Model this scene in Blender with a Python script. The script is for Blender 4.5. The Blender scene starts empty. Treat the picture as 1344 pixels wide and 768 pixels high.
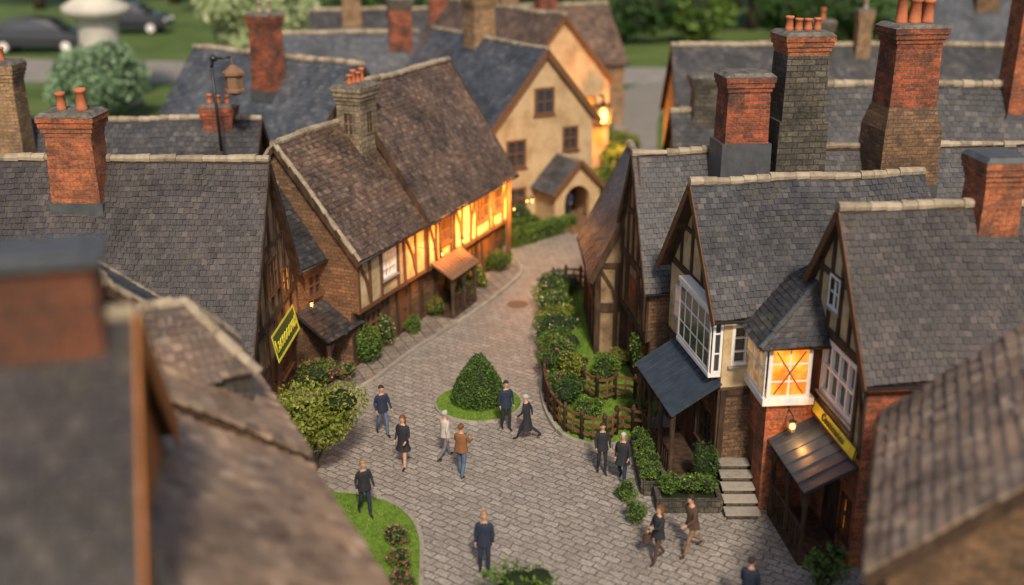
import bpy, math, random
import numpy as np
from mathutils import Vector, Matrix, noise
random.seed(7); rng=np.random.default_rng(3)
V=Vector
SC=bpy.context.scene; COL=SC.collection
# ------------------------------------------------------------ materials
def newmat(name):
    m=bpy.data.materials.new(name); m.use_nodes=True; nt=m.node_tree
    return m,nt,nt.nodes['Principled BSDF']
def N(nt,t,**k):
    n=nt.nodes.new(t)
    for a,b in k.items(): setattr(n,a,b)
    return n
def ramp(nt,cols,pos=None):
    r=N(nt,'ShaderNodeValToRGB'); e=r.color_ramp.elements
    n=len(cols)
    while len(e)<n: e.new(.5)
    for i,c in enumerate(cols):
        e[i].position=(pos[i] if pos else i/(n-1)); e[i].color=(*c,1)
    return r
def bump(nt,b,hsock,strength,dist=.02):
    bp=N(nt,'ShaderNodeBump'); bp.inputs['Strength'].default_value=strength; bp.inputs['Distance'].default_value=dist
    nt.links.new(hsock,bp.inputs['Height']); nt.links.new(bp.outputs[0],b.inputs['Normal']); return bp
def noisen(nt,co,scale,detail=5,rough=.6):
    n=N(nt,'ShaderNodeTexNoise'); n.inputs['Scale'].default_value=scale; n.inputs['Detail'].default_value=detail; n.inputs['Roughness'].default_value=rough
    nt.links.new(co,n.inputs['Vector']); return n
def mixc(nt,f,a,b,mode='MIX'):
    m=N(nt,'ShaderNodeMix',data_type='RGBA',blend_type=mode)
    for s,v in ((0,f),(6,a),(7,b)):
        if isinstance(v,(int,float)): m.inputs[s].default_value=v
        elif isinstance(v,tuple): m.inputs[s].default_value=(*v,1)
        else: nt.links.new(v,m.inputs[s])
    return m.outputs[2]
def mat_noise(name,cols,scale=3,rough=.85,bs=.3,bscale=25,spec=.3,island=0,metal=0,stretch=None,bdist=.02):
    m,nt,b=newmat(name); tc=N(nt,'ShaderNodeTexCoord'); co=tc.outputs['Object']
    if stretch:
        mp=N(nt,'ShaderNodeMapping'); mp.inputs['Scale'].default_value=stretch; nt.links.new(co,mp.inputs[0]); co=mp.outputs[0]
    n=noisen(nt,co,scale); f=n.outputs[0]
    mr=N(nt,'ShaderNodeMapRange'); mr.inputs[1].default_value=.3; mr.inputs[2].default_value=.7; nt.links.new(f,mr.inputs[0]); f=mr.outputs[0]
    if island:
        g=N(nt,'ShaderNodeNewGeometry'); mx=N(nt,'ShaderNodeMix'); mx.inputs[0].default_value=island
        nt.links.new(f,mx.inputs[2]); nt.links.new(g.outputs['Random Per Island'],mx.inputs[3]); f=mx.outputs[0]
    r=ramp(nt,cols); nt.links.new(f,r.inputs[0]); nt.links.new(r.outputs[0],b.inputs['Base Color'])
    b.inputs['Roughness'].default_value=rough; b.inputs['Specular IOR Level'].default_value=spec; b.inputs['Metallic'].default_value=metal
    if bs:
        n2=noisen(nt,co,bscale,4); bump(nt,b,n2.outputs[0],bs,bdist)
    return m
def mat_tile(name,cols,lichen=(.30,.255,.18),amt=.64,rough=.46,moss=(.075,.068,.03),mossamt=.5):
    m,nt,b=newmat(name); g=N(nt,'ShaderNodeNewGeometry'); tc=N(nt,'ShaderNodeTexCoord'); co=tc.outputs['Object']
    r=ramp(nt,cols); nt.links.new(g.outputs['Random Per Island'],r.inputs[0])
    n=noisen(nt,co,.42,5,.65); pr=ramp(nt,[(.42,.38,.35),(.95,.93,.90),(1.5,1.36,1.22)],[.33,.5,.68]); nt.links.new(n.outputs[0],pr.inputs[0])
    c=mixc(nt,1.0,r.outputs[0],pr.outputs[0],'MULTIPLY')
    nm=noisen(nt,co,1.5,6,.75); mr_=ramp(nt,[(0,0,0),(mossamt,)*3],[.54,.70]); nt.links.new(nm.outputs[0],mr_.inputs[0])
    c=mixc(nt,mr_.outputs[0],c,moss)
    n2=noisen(nt,co,9,6,.75); lr=ramp(nt,[(0,0,0),(1,1,1)],[amt,amt+.07]); nt.links.new(n2.outputs[0],lr.inputs[0])
    c=mixc(nt,lr.outputs[0],c,lichen)
    nt.links.new(c,b.inputs['Base Color']); b.inputs['Specular IOR Level'].default_value=.55
    rr=N(nt,'ShaderNodeMapRange'); rr.inputs[3].default_value=rough-.15; rr.inputs[4].default_value=rough+.2; nt.links.new(n2.outputs[0],rr.inputs[0]); nt.links.new(rr.outputs[0],b.inputs['Roughness'])
    n3=noisen(nt,co,18,4); bump(nt,b,n3.outputs[0],.6,.025)
    return m
def mat_brick(name,c1,c2,mortar,bw=.38,bh=.14,ms=.016,dirt=(.045,.038,.030),dirtamt=.6,uv=True,rot=0,distort=.02,rough=.85,bd=.03,dpos=(.40,.68),spec=.3):
    m,nt,b=newmat(name); tc=N(nt,'ShaderNodeTexCoord'); co=tc.outputs['UV'] if uv else tc.outputs['Object']; oc=tc.outputs['Object']
    mp=N(nt,'ShaderNodeMapping'); mp.inputs['Rotation'].default_value=(0,0,rot); nt.links.new(co,mp.inputs[0])
    dn=noisen(nt,oc,2.5,3); sb=N(nt,'ShaderNodeVectorMath',operation='SUBTRACT'); sb.inputs[1].default_value=(.5,.5,.5); nt.links.new(dn.outputs[1],sb.inputs[0])
    sc=N(nt,'ShaderNodeVectorMath',operation='SCALE'); sc.inputs['Scale'].default_value=distort*4; nt.links.new(sb.outputs[0],sc.inputs[0])
    ad=N(nt,'ShaderNodeVectorMath',operation='ADD'); nt.links.new(mp.outputs[0],ad.inputs[0]); nt.links.new(sc.outputs[0],ad.inputs[1])
    bt=N(nt,'ShaderNodeTexBrick'); nt.links.new(ad.outputs[0],bt.inputs[0])
    bt.inputs['Color1'].default_value=(*c1,1); bt.inputs['Color2'].default_value=(*c2,1); bt.inputs['Mortar'].default_value=(*mortar,1)
    bt.inputs['Scale'].default_value=1; bt.inputs['Mortar Size'].default_value=ms; bt.inputs['Mortar Smooth'].default_value=.3
    bt.inputs['Brick Width'].default_value=bw; bt.inputs['Row Height'].default_value=bh
    n=noisen(nt,oc,1.3,6,.7); r=ramp(nt,[(0,0,0),(dirtamt,)*3],list(dpos)); nt.links.new(n.outputs[0],r.inputs[0])
    c=mixc(nt,r.outputs[0],bt.outputs[0],dirt)
    n2=noisen(nt,oc,12,5,.7); r2=ramp(nt,[(.45,.45,.45),(1.5,1.5,1.5)],[.3,.7]); nt.links.new(n2.outputs[0],r2.inputs[0])
    c=mixc(nt,1.0,c,r2.outputs[0],'MULTIPLY')
    nt.links.new(c,b.inputs['Base Color']); b.inputs['Roughness'].default_value=rough; b.inputs['Specular IOR Level'].default_value=spec
    iv=N(nt,'ShaderNodeMath',operation='MULTIPLY_ADD'); iv.inputs[1].default_value=-1; nt.links.new(bt.outputs[1],iv.inputs[0]); nt.links.new(n2.outputs[0],iv.inputs[2])
    bump(nt,b,iv.outputs[0],.8,bd)
    return m
def mat_emit(name,c1,c2,s):
    m,nt,b=newmat(name); tc=N(nt,'ShaderNodeTexCoord'); n=noisen(nt,tc.outputs['Object'],2.2,2)
    r=ramp(nt,[c1,c2],[.35,.65]); nt.links.new(n.outputs[0],r.inputs[0]); nt.links.new(r.outputs[0],b.inputs['Emission Color'])
    b.inputs['Base Color'].default_value=(.2,.1,.03,1); b.inputs['Emission Strength'].default_value=s; b.inputs['Roughness'].default_value=.2
    return m
def mat_leaf(name,cols,rough=.5):
    m,nt,b=newmat(name); g=N(nt,'ShaderNodeNewGeometry'); tc=N(nt,'ShaderNodeTexCoord')
    n=noisen(nt,tc.outputs['Object'],1.6,3); mx=N(nt,'ShaderNodeMix'); mx.inputs[0].default_value=.55
    mr=N(nt,'ShaderNodeMapRange'); mr.inputs[1].default_value=.3; mr.inputs[2].default_value=.7; nt.links.new(n.outputs[0],mr.inputs[0])
    nt.links.new(mr.outputs[0],mx.inputs[2]); nt.links.new(g.outputs['Random Per Island'],mx.inputs[3])
    r=ramp(nt,cols); nt.links.new(mx.outputs[0],r.inputs[0]); nt.links.new(r.outputs[0],b.inputs['Base Color'])
    b.inputs['Roughness'].default_value=rough; b.inputs['Specular IOR Level'].default_value=.3
    return m
T_SLATE=mat_tile('slate tiles',[(.022,.026,.034),(.048,.051,.059),(.030,.031,.037),(.082,.081,.083)],amt=.64)
T_BROWN=mat_tile('weathered brown tiles',[(.055,.035,.027),(.125,.082,.058),(.080,.053,.041),(.20,.145,.105)],amt=.58,moss=(.105,.082,.042))
T_GREY=mat_tile('blue grey tiles',[(.042,.055,.076),(.075,.088,.112),(.050,.061,.078),(.11,.12,.138)],amt=.68,mossamt=.3)
T_DARK=mat_tile('dark tiles',[(.021,.018,.021),(.042,.036,.037),(.030,.026,.029),(.068,.058,.055)],amt=.645)
T_NEAR=mat_tile('pale brown tiles',[(.15,.105,.075),(.28,.205,.15),(.20,.145,.105),(.38,.295,.22)],amt=.60,moss=(.20,.15,.085))
RIDGE=mat_noise('mortar ridge',[(.13,.105,.075),(.31,.255,.18),(.46,.385,.285)],5,bs=.6,island=.5)
CAP=mat_noise('sooty chimney cap',[(.05,.047,.042),(.12,.11,.095),(.20,.185,.16)],4,bs=.5)
TIMBER=mat_noise('dark oak timber',[(.025,.015,.010),(.062,.037,.023),(.10,.06,.037)],4,bs=.5,bscale=30,stretch=(1,1,.3))
TIMBER2=mat_noise('brown timber',[(.08,.038,.018),(.155,.075,.036),(.115,.055,.028)],4,bs=.4,bscale=30,island=.4)
ORANGELIT=mat_noise('orange lit brown board',[(.32,.115,.035),(.52,.20,.06)],2,bs=.3)  # brown board; the orange light on it is painted into the colour
PLAST=mat_noise('cream plaster',[(.32,.215,.105),(.55,.415,.235),(.66,.53,.33)],1.8,bs=.3,bscale=14)
PLASTD=mat_noise('darker cream plaster',[(.13,.085,.045),(.27,.185,.10),(.37,.27,.155)],1.8,bs=.3,bscale=14)  # the cream plaster again in darker tones
PLAST2=mat_noise('ochre render',[(.32,.21,.105),(.49,.35,.195),(.57,.42,.25)],.8,bs=.25,bscale=10)
BR_RED=mat_brick('red brick',(.50,.105,.036),(.21,.05,.026),(.20,.155,.11),dirtamt=.85,dpos=(.38,.64))
BR_DKR=mat_brick('dark red brick',(.24,.075,.035),(.12,.04,.022),(.10,.07,.05),dirtamt=.7)
BR_OR=mat_brick('orange brick',(.55,.145,.048),(.29,.08,.036),(.23,.175,.12),dirtamt=.75)
BR_BROWN=mat_brick('brown brick',(.28,.155,.078),(.14,.078,.042),(.12,.09,.06),dirtamt=.7)
BR_STONE=mat_brick('sooty stone',(.15,.132,.10),(.07,.062,.05),(.04,.036,.032),bw=.42,bh=.2,dirtamt=.85,dirt=(.028,.027,.022))
BR_TAN=mat_brick('tan stone',(.34,.27,.175),(.21,.165,.11),(.09,.075,.055),bw=.45,bh=.22,dirtamt=.75)
BR_BUFF=mat_brick('buff brick',(.44,.27,.135),(.28,.16,.08),(.2,.16,.11))
PAVE=mat_brick('cobble setts',(.42,.385,.34),(.305,.275,.245),(.16,.14,.12),bw=.48,bh=.27,ms=.022,dirt=(.20,.18,.155),dirtamt=.6,uv=False,rot=.62,distort=.06,rough=.38,bd=.032,spec=.5)
SLAB=mat_brick('pavement slabs',(.32,.27,.22),(.24,.20,.17),(.09,.075,.06),bw=.7,bh=.5,ms=.02,uv=False,rot=1.17,dirtamt=.4)
STONE=mat_noise('kerb stone',[(.19,.17,.145),(.33,.295,.25),(.42,.38,.32)],5,bs=.4,island=.5)
LEAD=mat_noise('lead flashing',[(.045,.05,.056),(.09,.095,.10)],3,rough=.5,bs=.3,spec=.5)
PORCHM=mat_noise('weathered lead sheet',[(.018,.028,.042),(.036,.052,.070),(.056,.076,.096)],2.5,rough=.42,bs=.4,spec=.5,island=.3)
RUST=mat_noise('rusty boards',[(.12,.062,.035),(.22,.125,.072),(.17,.10,.07)],3,bs=.5,island=.4)
POT=mat_noise('terracotta',[(.36,.10,.045),(.55,.20,.095)],4,bs=.3,island=.3)
WHITE=mat_noise('white paint',[(.70,.69,.66),(.84,.83,.80)],6,rough=.5,bs=.1)
METAL=mat_noise('black iron',[(.015,.014,.014),(.03,.028,.026)],6,rough=.45,bs=.2,spec=.5)
GLASS,_nt,_b=newmat('dark glass'); _b.inputs['Base Color'].default_value=(.04,.048,.058,1); _b.inputs['Roughness'].default_value=.08; _b.inputs['Specular IOR Level'].default_value=.8
LIT=mat_emit('warm lit glass',(1.0,.12,.004),(1.0,.40,.035),1.6)
LITDIM=mat_emit('dim warm glass',(.14,.035,.006),(1.0,.36,.05),.9)
PALE=mat_emit('pale warm glass',(.16,.10,.06),(.85,.48,.2),.5)
LAMPG=mat_emit('lamp glass',(1.0,.42,.08),(1.0,.52,.12),7)
LAWN=mat_noise('lawn',[(.07,.13,.015),(.13,.22,.03),(.17,.28,.045)],5,bs=.6,bscale=60)
GRASSB=mat_leaf('grass blades',[(.08,.15,.015),(.15,.27,.03),(.24,.38,.05)])
FIELD=mat_noise('field',[(.045,.075,.018),(.08,.13,.028),(.12,.16,.045)],.15,bs=.3,bscale=4)
DROAD=mat_noise('far road',[(.20,.19,.175),(.30,.28,.25)],.5,bs=.3,bscale=6)
LEAF_D=mat_leaf('dark leaves',[(.014,.034,.010),(.036,.080,.018),(.075,.145,.03)])
LEAF_M=mat_leaf('mid leaves',[(.036,.070,.012),(.085,.155,.022),(.17,.26,.042)])
LEAF_Y=mat_leaf('yellow green leaves',[(.08,.10,.014),(.19,.22,.03),(.32,.32,.06)])
LEAF_L=mat_leaf('pale leaves',[(.18,.23,.10),(.34,.42,.20),(.52,.58,.34)])
LEAF_B=mat_leaf('blue green leaves',[(.08,.14,.08),(.17,.27,.15),(.28,.39,.23)])
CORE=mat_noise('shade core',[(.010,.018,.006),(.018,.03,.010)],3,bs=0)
FL_P=mat_leaf('pink petals',[(.45,.07,.16),(.6,.18,.26)]); FL_R=mat_leaf('red petals',[(.5,.02,.02),(.65,.08,.04)]); FL_W=mat_leaf('pale petals',[(.6,.55,.42),(.7,.6,.3)]); FL_Y=mat_leaf('yellow petals',[(.65,.42,.06),(.7,.52,.12)])
BARK=mat_noise('bark',[(.03,.022,.016),(.07,.05,.035)],5,bs=.6)
# ------------------------------------------------------------ mesh builder
class MB:
    def __init__(s): s.v=[];s.f=[];s.m=[]
    def add(s,vs,fs,mi=0):
        b=len(s.v); s.v.extend([tuple(p) for p in vs]); s.f.extend([tuple(b+i for i in f) for f in fs]); s.m.extend([mi]*len(fs))
    def obox(s,o,a,b,c,mi=0):
        o,a,b,c=V(o),V(a),V(b),V(c)
        if a.cross(b).dot(c)<0: a,b=b,a
        s.add([o,o+a,o+a+b,o+b,o+c,o+a+c,o+a+b+c,o+b+c],[(0,3,2,1),(4,5,6,7),(0,1,5,4),(1,2,6,5),(2,3,7,6),(3,0,4,7)],mi)
    def box(s,x0,x1,y0,y1,z0,z1,mi=0): s.obox((x0,y0,z0),(x1-x0,0,0),(0,y1-y0,0),(0,0,z1-z0),mi)
    def frustum(s,cx,cy,w0,d0,z0,w1,d1,z1,mi=0,sx=0,sy=0):
        a=[(cx-w0/2,cy-d0/2,z0),(cx+w0/2,cy-d0/2,z0),(cx+w0/2,cy+d0/2,z0),(cx-w0/2,cy+d0/2,z0)]
        cx+=sx;cy+=sy
        a+=[(cx-w1/2,cy-d1/2,z1),(cx+w1/2,cy-d1/2,z1),(cx+w1/2,cy+d1/2,z1),(cx-w1/2,cy+d1/2,z1)]
        s.add(a,[(0,3,2,1),(4,5,6,7),(0,1,5,4),(1,2,6,5),(2,3,7,6),(3,0,4,7)],mi)
    def beam(s,p,q,w,n,t,mi=0,base=-.02):
        p,q,n=V(p),V(q),V(n); d=(q-p); side=d.cross(n).normalized()*w
        s.obox(p-side/2+n*base,d,side,n*(t-base),mi)
    def tube(s,p,q,r0,r1,n=8,mi=0):
        p,q=V(p),V(q); d=(q-p).normalized(); a=d.orthogonal().normalized(); b=d.cross(a)
        vs=[];
        for c,r in((p,r0),(q,r1)):
            for i in range(n):
                t=2*math.pi*i/n; vs.append(c+(a*math.cos(t)+b*math.sin(t))*r)
        fs=[(i,(i+1)%n,n+(i+1)%n,n+i) for i in range(n)]+[tuple(range(n-1,-1,-1)),tuple(range(n,2*n))]
        s.add(vs,fs,mi)
    def lathe(s,prof,n=16,c=(0,0,0),mi=0,sx=1,sy=1,a0=0):
        vs=[];m=len(prof)
        for r,z in prof:
            for i in range(n):
                t=2*math.pi*i/n+a0; vs.append((c[0]+math.cos(t)*r*sx,c[1]+math.sin(t)*r*sy,c[2]+z))
        fs=[]
        for j in range(m-1):
            for i in range(n): fs.append((j*n+i,j*n+(i+1)%n,(j+1)*n+(i+1)%n,(j+1)*n+i))
        fs.append(tuple(range(n-1,-1,-1))); fs.append(tuple((m-1)*n+i for i in range(n)))
        s.add(vs,fs,mi)
    def ell(s,c,r,n=12,m=8,mi=0):
        s.lathe([(max(.02,math.sin(math.pi*j/m)),-math.cos(math.pi*j/m)*r[2]) for j in range(m+1)],n,c,mi,r[0],r[1])
    def obj(s,name,parent=None,mats=(),loc=(0,0,0),rz=0,smooth=False,uv=True,label=None,cat=None,group=None,kind=None):
        me=bpy.data.meshes.new(name); me.from_pydata(s.v,[],s.f)
        for m in mats: me.materials.append(m)
        me.polygons.foreach_set('material_index',s.m)
        if smooth: me.polygons.foreach_set('use_smooth',[True]*len(s.f))
        if uv and len(s.f)<60000:
            ul=me.uv_layers.new(name='UVMap').data; Z=V((0,0,1))
            for p in me.polygons:
                n=p.normal
                if abs(n.z)>.93:
                    for li in p.loop_indices:
                        c=me.vertices[me.loops[li].vertex_index].co; ul[li].uv=(c.x,c.y)
                else:
                    t=Z.cross(n).normalized(); w=n.cross(t)
                    for li in p.loop_indices:
                        c=me.vertices[me.loops[li].vertex_index].co; ul[li].uv=(c.dot(t),c.dot(w))
        me.update()
        return mkobj(name,me,parent,loc,rz,label,cat,group,kind)
def mkobj(name,me,parent=None,loc=(0,0,0),rz=0,label=None,cat=None,group=None,kind=None):
    o=bpy.data.objects.new(name,me); COL.objects.link(o); o.location=loc; o.rotation_euler=(0,0,rz)
    if parent: o.parent=parent
    if label: o['label']=label
    if cat: o['category']=cat
    if group: o['group']=group
    if kind: o['kind']=kind
    return o
def frame_wall(mb,P,w,z0,z1,u0,holes,mi,dep=.14):
    us=sorted(set([u0,u0+w]+[h[0] for h in holes]+[h[1] for h in holes])); zs=sorted(set([z0,z1]+[h[2] for h in holes]+[h[3] for h in holes]))
    for i in range(len(us)-1):
        for j in range(len(zs)-1):
            cu=(us[i]+us[i+1])/2; cz=(zs[j]+zs[j+1])/2
            if any(h[0]<cu<h[1] and h[2]<cz<h[3] for h in holes): continue
            mb.add([P(us[i],zs[j],0),P(us[i+1],zs[j],0),P(us[i+1],zs[j+1],0),P(us[i],zs[j+1],0)],[(0,1,2,3)],mi)
    for a,b,c,d in holes:
        q=[(a,c),(b,c),(b,d),(a,d)]
        for k in range(4):
            (x1,y1),(x2,y2)=q[k],q[(k+1)%4]
            mb.add([P(x1,y1,0),P(x1,y1,-dep),P(x2,y2,-dep),P(x2,y2,0)],[(0,1,2,3)],mi)
def tiles(mb,e0,e1,r0,r1,tw,th,mi=0,lift=.04):
    e0,e1,r0,r1=V(e0),V(e1),V(r0),V(r1)
    sd=((r0+r1)-(e0+e1)); n=max(2,int(sd.length/2/th)); sd.normalize(); ac=(e1-e0).normalized(); nn=ac.cross(sd).normalized()
    if nn.z<0: nn=-nn
    vs=[];fs=[];R=random.random
    for i in range(n):
        t0=i/n;t1=min(1,(i+1.3)/n); A=e0.lerp(r0,t0);B=e1.lerp(r1,t0);C=e0.lerp(r0,t1);D=e1.lerp(r1,t1)
        m=max(1,round((B-A).length/tw)); off=.5 if i%2 else 0
        for k in range(m+(1 if off else 0)):
            s0=max(0,(k-off+.02+R()*.02)/m); s1=min(1,(k+1-off-.02)/m)
            if s1-s0<.15/m: continue
            q=R(); dn=sd*(-R()*.022 if q>.012 else -.07); l=lift*(.8+R()*.6); l2=l*(.85+R()*.3)
            bl=A.lerp(B,s0)+dn; br=A.lerp(B,s1)+dn; tl=C.lerp(D,s0); tr=C.lerp(D,s1)
            wz=V((0,0,.10*noise.noise(bl*.4)))
            b=len(vs)
            vs+= [tuple(bl+nn*l+wz),tuple(br+nn*l2+wz),tuple(tr+nn*.012+wz),tuple(tl+nn*.012+wz),tuple(bl-nn*.03+wz),tuple(br-nn*.03+wz)]
            fs+= [(b,b+1,b+2,b+3),(b+4,b+5,b+1,b),(b+4,b,b+3),(b+5,b+2,b+1)]
    mb.add(vs,fs,mi)
def slab(mb,e0,e1,r0,r1,t,mi):
    e0,e1,r0,r1=V(e0),V(e1),V(r0),V(r1); n=(e1-e0).cross(r0-e0).normalized()
    if n.z<0: n=-n
    a=[p-n*.09 for p in(e0,e1,r1,r0)]; b=[p-n*(t+.09) for p in(e0,e1,r1,r0)]
    mb.add(a+b,[(0,1,2,3),(7,6,5,4),(0,4,5,1),(1,5,6,2),(2,6,7,3),(3,7,4,0)],mi)
def ridge(mb,p,q,mi,r=.13,seg=.42):
    p,q=V(p),V(q); L=(q-p).length; n=max(1,int(L/seg)); d=(q-p)/n; side=d.cross(V((0,0,1))).normalized(); up=side.cross(d).normalized()
    for i in range(n):
        a=p+d*i-d*.04; b=p+d*(i+1)+d*.04; rr=r*random.uniform(.85,1.15); w=V((0,0,.10*noise.noise(a*.4)+random.uniform(-.012,.012)))
        vs=[]
        for c,k in((a,1.1),(b,.95)):
            for j in range(7):
                t=math.pi*(-.15+1.3*j/6); vs.append(c+w+side*math.cos(t)*rr*k*1.15+up*(math.sin(t)*rr*k-.02))
        mb.add(vs,[(j,j+1,8+j,7+j) for j in range(6)]+[tuple(range(7)),tuple(range(13,6,-1))],mi)
def glazing(mf,mp,O,d,n,w,h,cols,rows,bar=.045,bord=.08,rec=0.0,out=.03,fm=0,pm=0):
    O,d,n=V(O),V(d),V(n); Z=V((0,0,1))
    mp.add([O-n*rec,O+d*w-n*rec,O+d*w+Z*h-n*rec,O+Z*h-n*rec],[(0,1,2,3)],pm)
    t=out+rec
    mf.obox(O-n*rec,d*bord,Z*h,n*t,fm); mf.obox(O+d*(w-bord)-n*rec,d*bord,Z*h,n*t,fm)
    mf.obox(O+d*bord-n*rec,d*(w-2*bord),Z*bord,n*(t-.004),fm); mf.obox(O+d*bord+Z*(h-bord)-n*rec,d*(w-2*bord),Z*bord,n*(t-.004),fm)
    for i in range(1,cols): mf.obox(O+d*(w*i/cols-bar/2)+Z*bord-n*(rec-.002),d*bar,Z*(h-2*bord),n*(t-.02),fm)
    for j in range(1,rows): mf.obox(O+d*bord+Z*(h*j/rows-bar/2)-n*(rec-.002),d*(w-2*bord),Z*bar,n*(t-.026),fm)
class House:
    def __init__(s,label,p0,p1,D,E,R,axis='x',S=2.4,j=0,over=.22,go=.25,low=BR_BROWN,up=None,side=None,tile=T_SLATE,name='timbered_house',tw=.20,th=.185,verge=TIMBER,group='village houses',ridger=.13,vw=.24,lift=.04):
        s.__dict__.update(D=D,E=E,R=R,axis=axis,S=S,j=j,over=over,go=go,tile=tile,tw=tw,th=th,verge=verge,ridger=ridger,vw=vw,lift=lift)
        p0,p1=V((p0[0],p0[1],0)),V((p1[0],p1[1],0)); s.L=(p1-p0).length; s.rz=math.atan2((p1-p0).y,(p1-p0).x)
        s.low=low; s.upm=up or low; s.side=side or s.upm
        s.e=mkobj(name,None,None,p0,s.rz,label,'house',group); s.holes={}
        s.M=Matrix.Translation(p0)@Matrix.Rotation(s.rz,4,'Z')
    def pl(s,side,up):
        j=s.j if up else 0
        return {'front':(V((0,-j,0)),V((1,0,0)),V((0,-1,0)),s.L),'right':(V((s.L,-j,0)),V((0,1,0)),V((1,0,0)),s.D+j),
                'back':(V((s.L,s.D,0)),V((-1,0,0)),V((0,1,0)),s.L),'left':(V((0,s.D,0)),V((0,-1,0)),V((-1,0,0)),s.D+j)}[side]
    def P(s,side,up):
        O,d,n,w=s.pl(side,up); return lambda u,z,o=0: O+d*u+n*o+V((0,0,z))
    def window(s,side,u,z,w,h,cols=2,rows=2,frame=WHITE,lit=None,proud=False,sill=True,bord=.07,bar=.04):
        up=z>=s.S-.01; O,d,n,W=s.pl(side,up); P=s.P(side,up)
        if not proud: s.holes.setdefault((side,up),[]).append((u,u+w,z,z+h))
        mf,mp=MB(),MB(); rec=-.03 if proud else .1
        glazing(mf,mp,P(u,z,0),d,n,w,h,cols,rows,bar=bar,bord=bord,rec=rec,out=.09 if proud else .025)
        o=mp.obj('window',s.e,[lit or GLASS]); mf.obj('frame',o,[frame])
        if sill:
            ms=MB(); ms.obox(P(u-.08,z-.07,-.02),d*(w+.16),V((0,0,.065)),n*.13); ms.obj('sill',o,[frame if frame is not WHITE else STONE])
        return o
    def door(s,side,u,w,h,mat=TIMBER2,z=0.02):
        O,d,n,W=s.pl(side,False); P=s.P(side,False); s.holes.setdefault((side,False),[]).append((u,u+w,z,z+h))
        m=MB(); k=5
        for i in range(k): m.obox(P(u+.06+(w-.12)*i/k+.004,z,-.12),d*((w-.12)/k-.008),V((0,0,h-.06)),n*random.uniform(.035,.05))
        m.obox(P(u,z,-.13),d*.06,V((0,0,h)),n*.16); m.obox(P(u+w-.06,z,-.13),d*.06,V((0,0,h)),n*.16); m.obox(P(u+.06,z+h-.06,-.13),d*(w-.12),V((0,0,.06)),n*.155)
        o=m.obj('door',s.e,[mat]); m=MB(); m.tube(P(u+w-.2,z+1,-.08),P(u+w-.2,z+1,0),.03,.04,8); m.obj('handle',o,[METAL])
    def beams(s,side,up,segs,w=.17,mat=TIMBER,name='timber_frame',t=.06):
        P=s.P(side,up); n=s.pl(side,up)[2]; m=MB()
        for k,sg in enumerate(segs):
            a,b,c,d=sg[:4]; ww=sg[4] if len(sg)>4 else w
            m.beam(P(a+random.uniform(-.02,.02),b),P(c+random.uniform(-.02,.02),d),ww*random.uniform(.85,1.15),n,t+.0035*(k%7))
        return m.obj(name,s.e,[mat])
    def timber(s,side,up,z0,z1,step=1.0,brace=True,rails=(),w=.16,mat=TIMBER):
        W=s.pl(side,up)[3]; hs=s.holes.get((side,up),[]); segs=[(0,z0+w/2,W,z0+w/2,w*1.2),(0,z1-w/2,W,z1-w/2,w*1.2)]
        n=max(1,round(W/step)); us=[w/2]+[W*i/n+random.uniform(-.08,.08) for i in range(1,n)]+[W-w/2]
        us=[u for u in us if not any(h[0]-.12<u<h[1]+.12 for h in hs)]
        for h in hs:
            if z0-.1<h[2]<z1: us+=[h[0]-.1,h[1]+.1]
        us=sorted(u for u in us if 0<u<W)
        for u in us: segs.append((u,z0+w*.6,u,z1-w*.6))
        for i in range(len(us)-1):
            a,b=us[i],us[i+1]
            if any(not(h[1]<=a+.05 or h[0]>=b-.05) for h in hs):
                for h in hs:
                    if h[0]>=a-.05 and h[1]<=b+.05: segs.append((a,h[2]-.14,b,h[2]-.14,.12))
                continue
            if b-a<.35: continue
            for r in rails: segs.append((a,r,b,r,.13))
            if brace and i%2==0:
                zz=[z0+.15,z0+(z1-z0)*.45,z1-.15]; f=(0,.28,1) if (i//2)%2 else (1,.72,0)
                for q in range(2): segs.append((a+(b-a)*f[q],zz[q],a+(b-a)*f[q+1],zz[q+1],.12))
        s.beams(side,up,segs,w,mat)
    def gable_timber(s,side,step=.9,w=.15,collar=.45):
        W=s.pl(side,True)[3]; H=s.R-s.E; top=lambda u: s.E+H*(1-abs(u-W/2)/(W/2))
        segs=[(.05,s.E,W-.05,s.E,.2)]; n=max(2,round(W/step))
        for i in range(1,n):
            u=W*i/n; segs.append((u,s.E+.08,u,top(u)-.1))
        zc=s.E+H*collar; hw=W/2*(1-collar); segs.append((W/2-hw+.05,zc,W/2+hw-.05,zc,.14))
        segs.append((.1,s.E,W/2,s.R-.05,.2)); segs.append((W/2,s.R-.05,W-.1,s.E,.2))
        s.beams(side,True,segs,w)
    def build(s,ridgemat=RIDGE):
        m=MB(); mats=[s.low,s.upm,s.side]
        for side in('front','right','back','left'):
            for up in(False,True):
                if up and s.E<=s.S+.01: continue
                W=s.pl(side,up)[3]; P=s.P(side,up)
                frame_wall(m,P,W,s.S if up else 0,(s.E if up else min(s.S,s.E)),0,s.holes.get((side,up),[]),(1 if side in('front',) else 2) if up else 0)
            g=(side in('left','right'))==(s.axis=='x')
            if g:
                W=s.pl(side,True)[3]; P=s.P(side,True)
                m.add([P(0,s.E),P(W,s.E),P(W/2,s.R)],[(0,1,2)],1 if side=='front' else 2)
        if s.j: m.obox((0,-s.j+.002,s.S+.002),(s.L,0,0),(0,s.j,0),(0,0,.05),0)
        m.obj('wall',s.e,mats)
        j,o,g=s.j,s.over,s.go; m=MB(); up=.08
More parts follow.
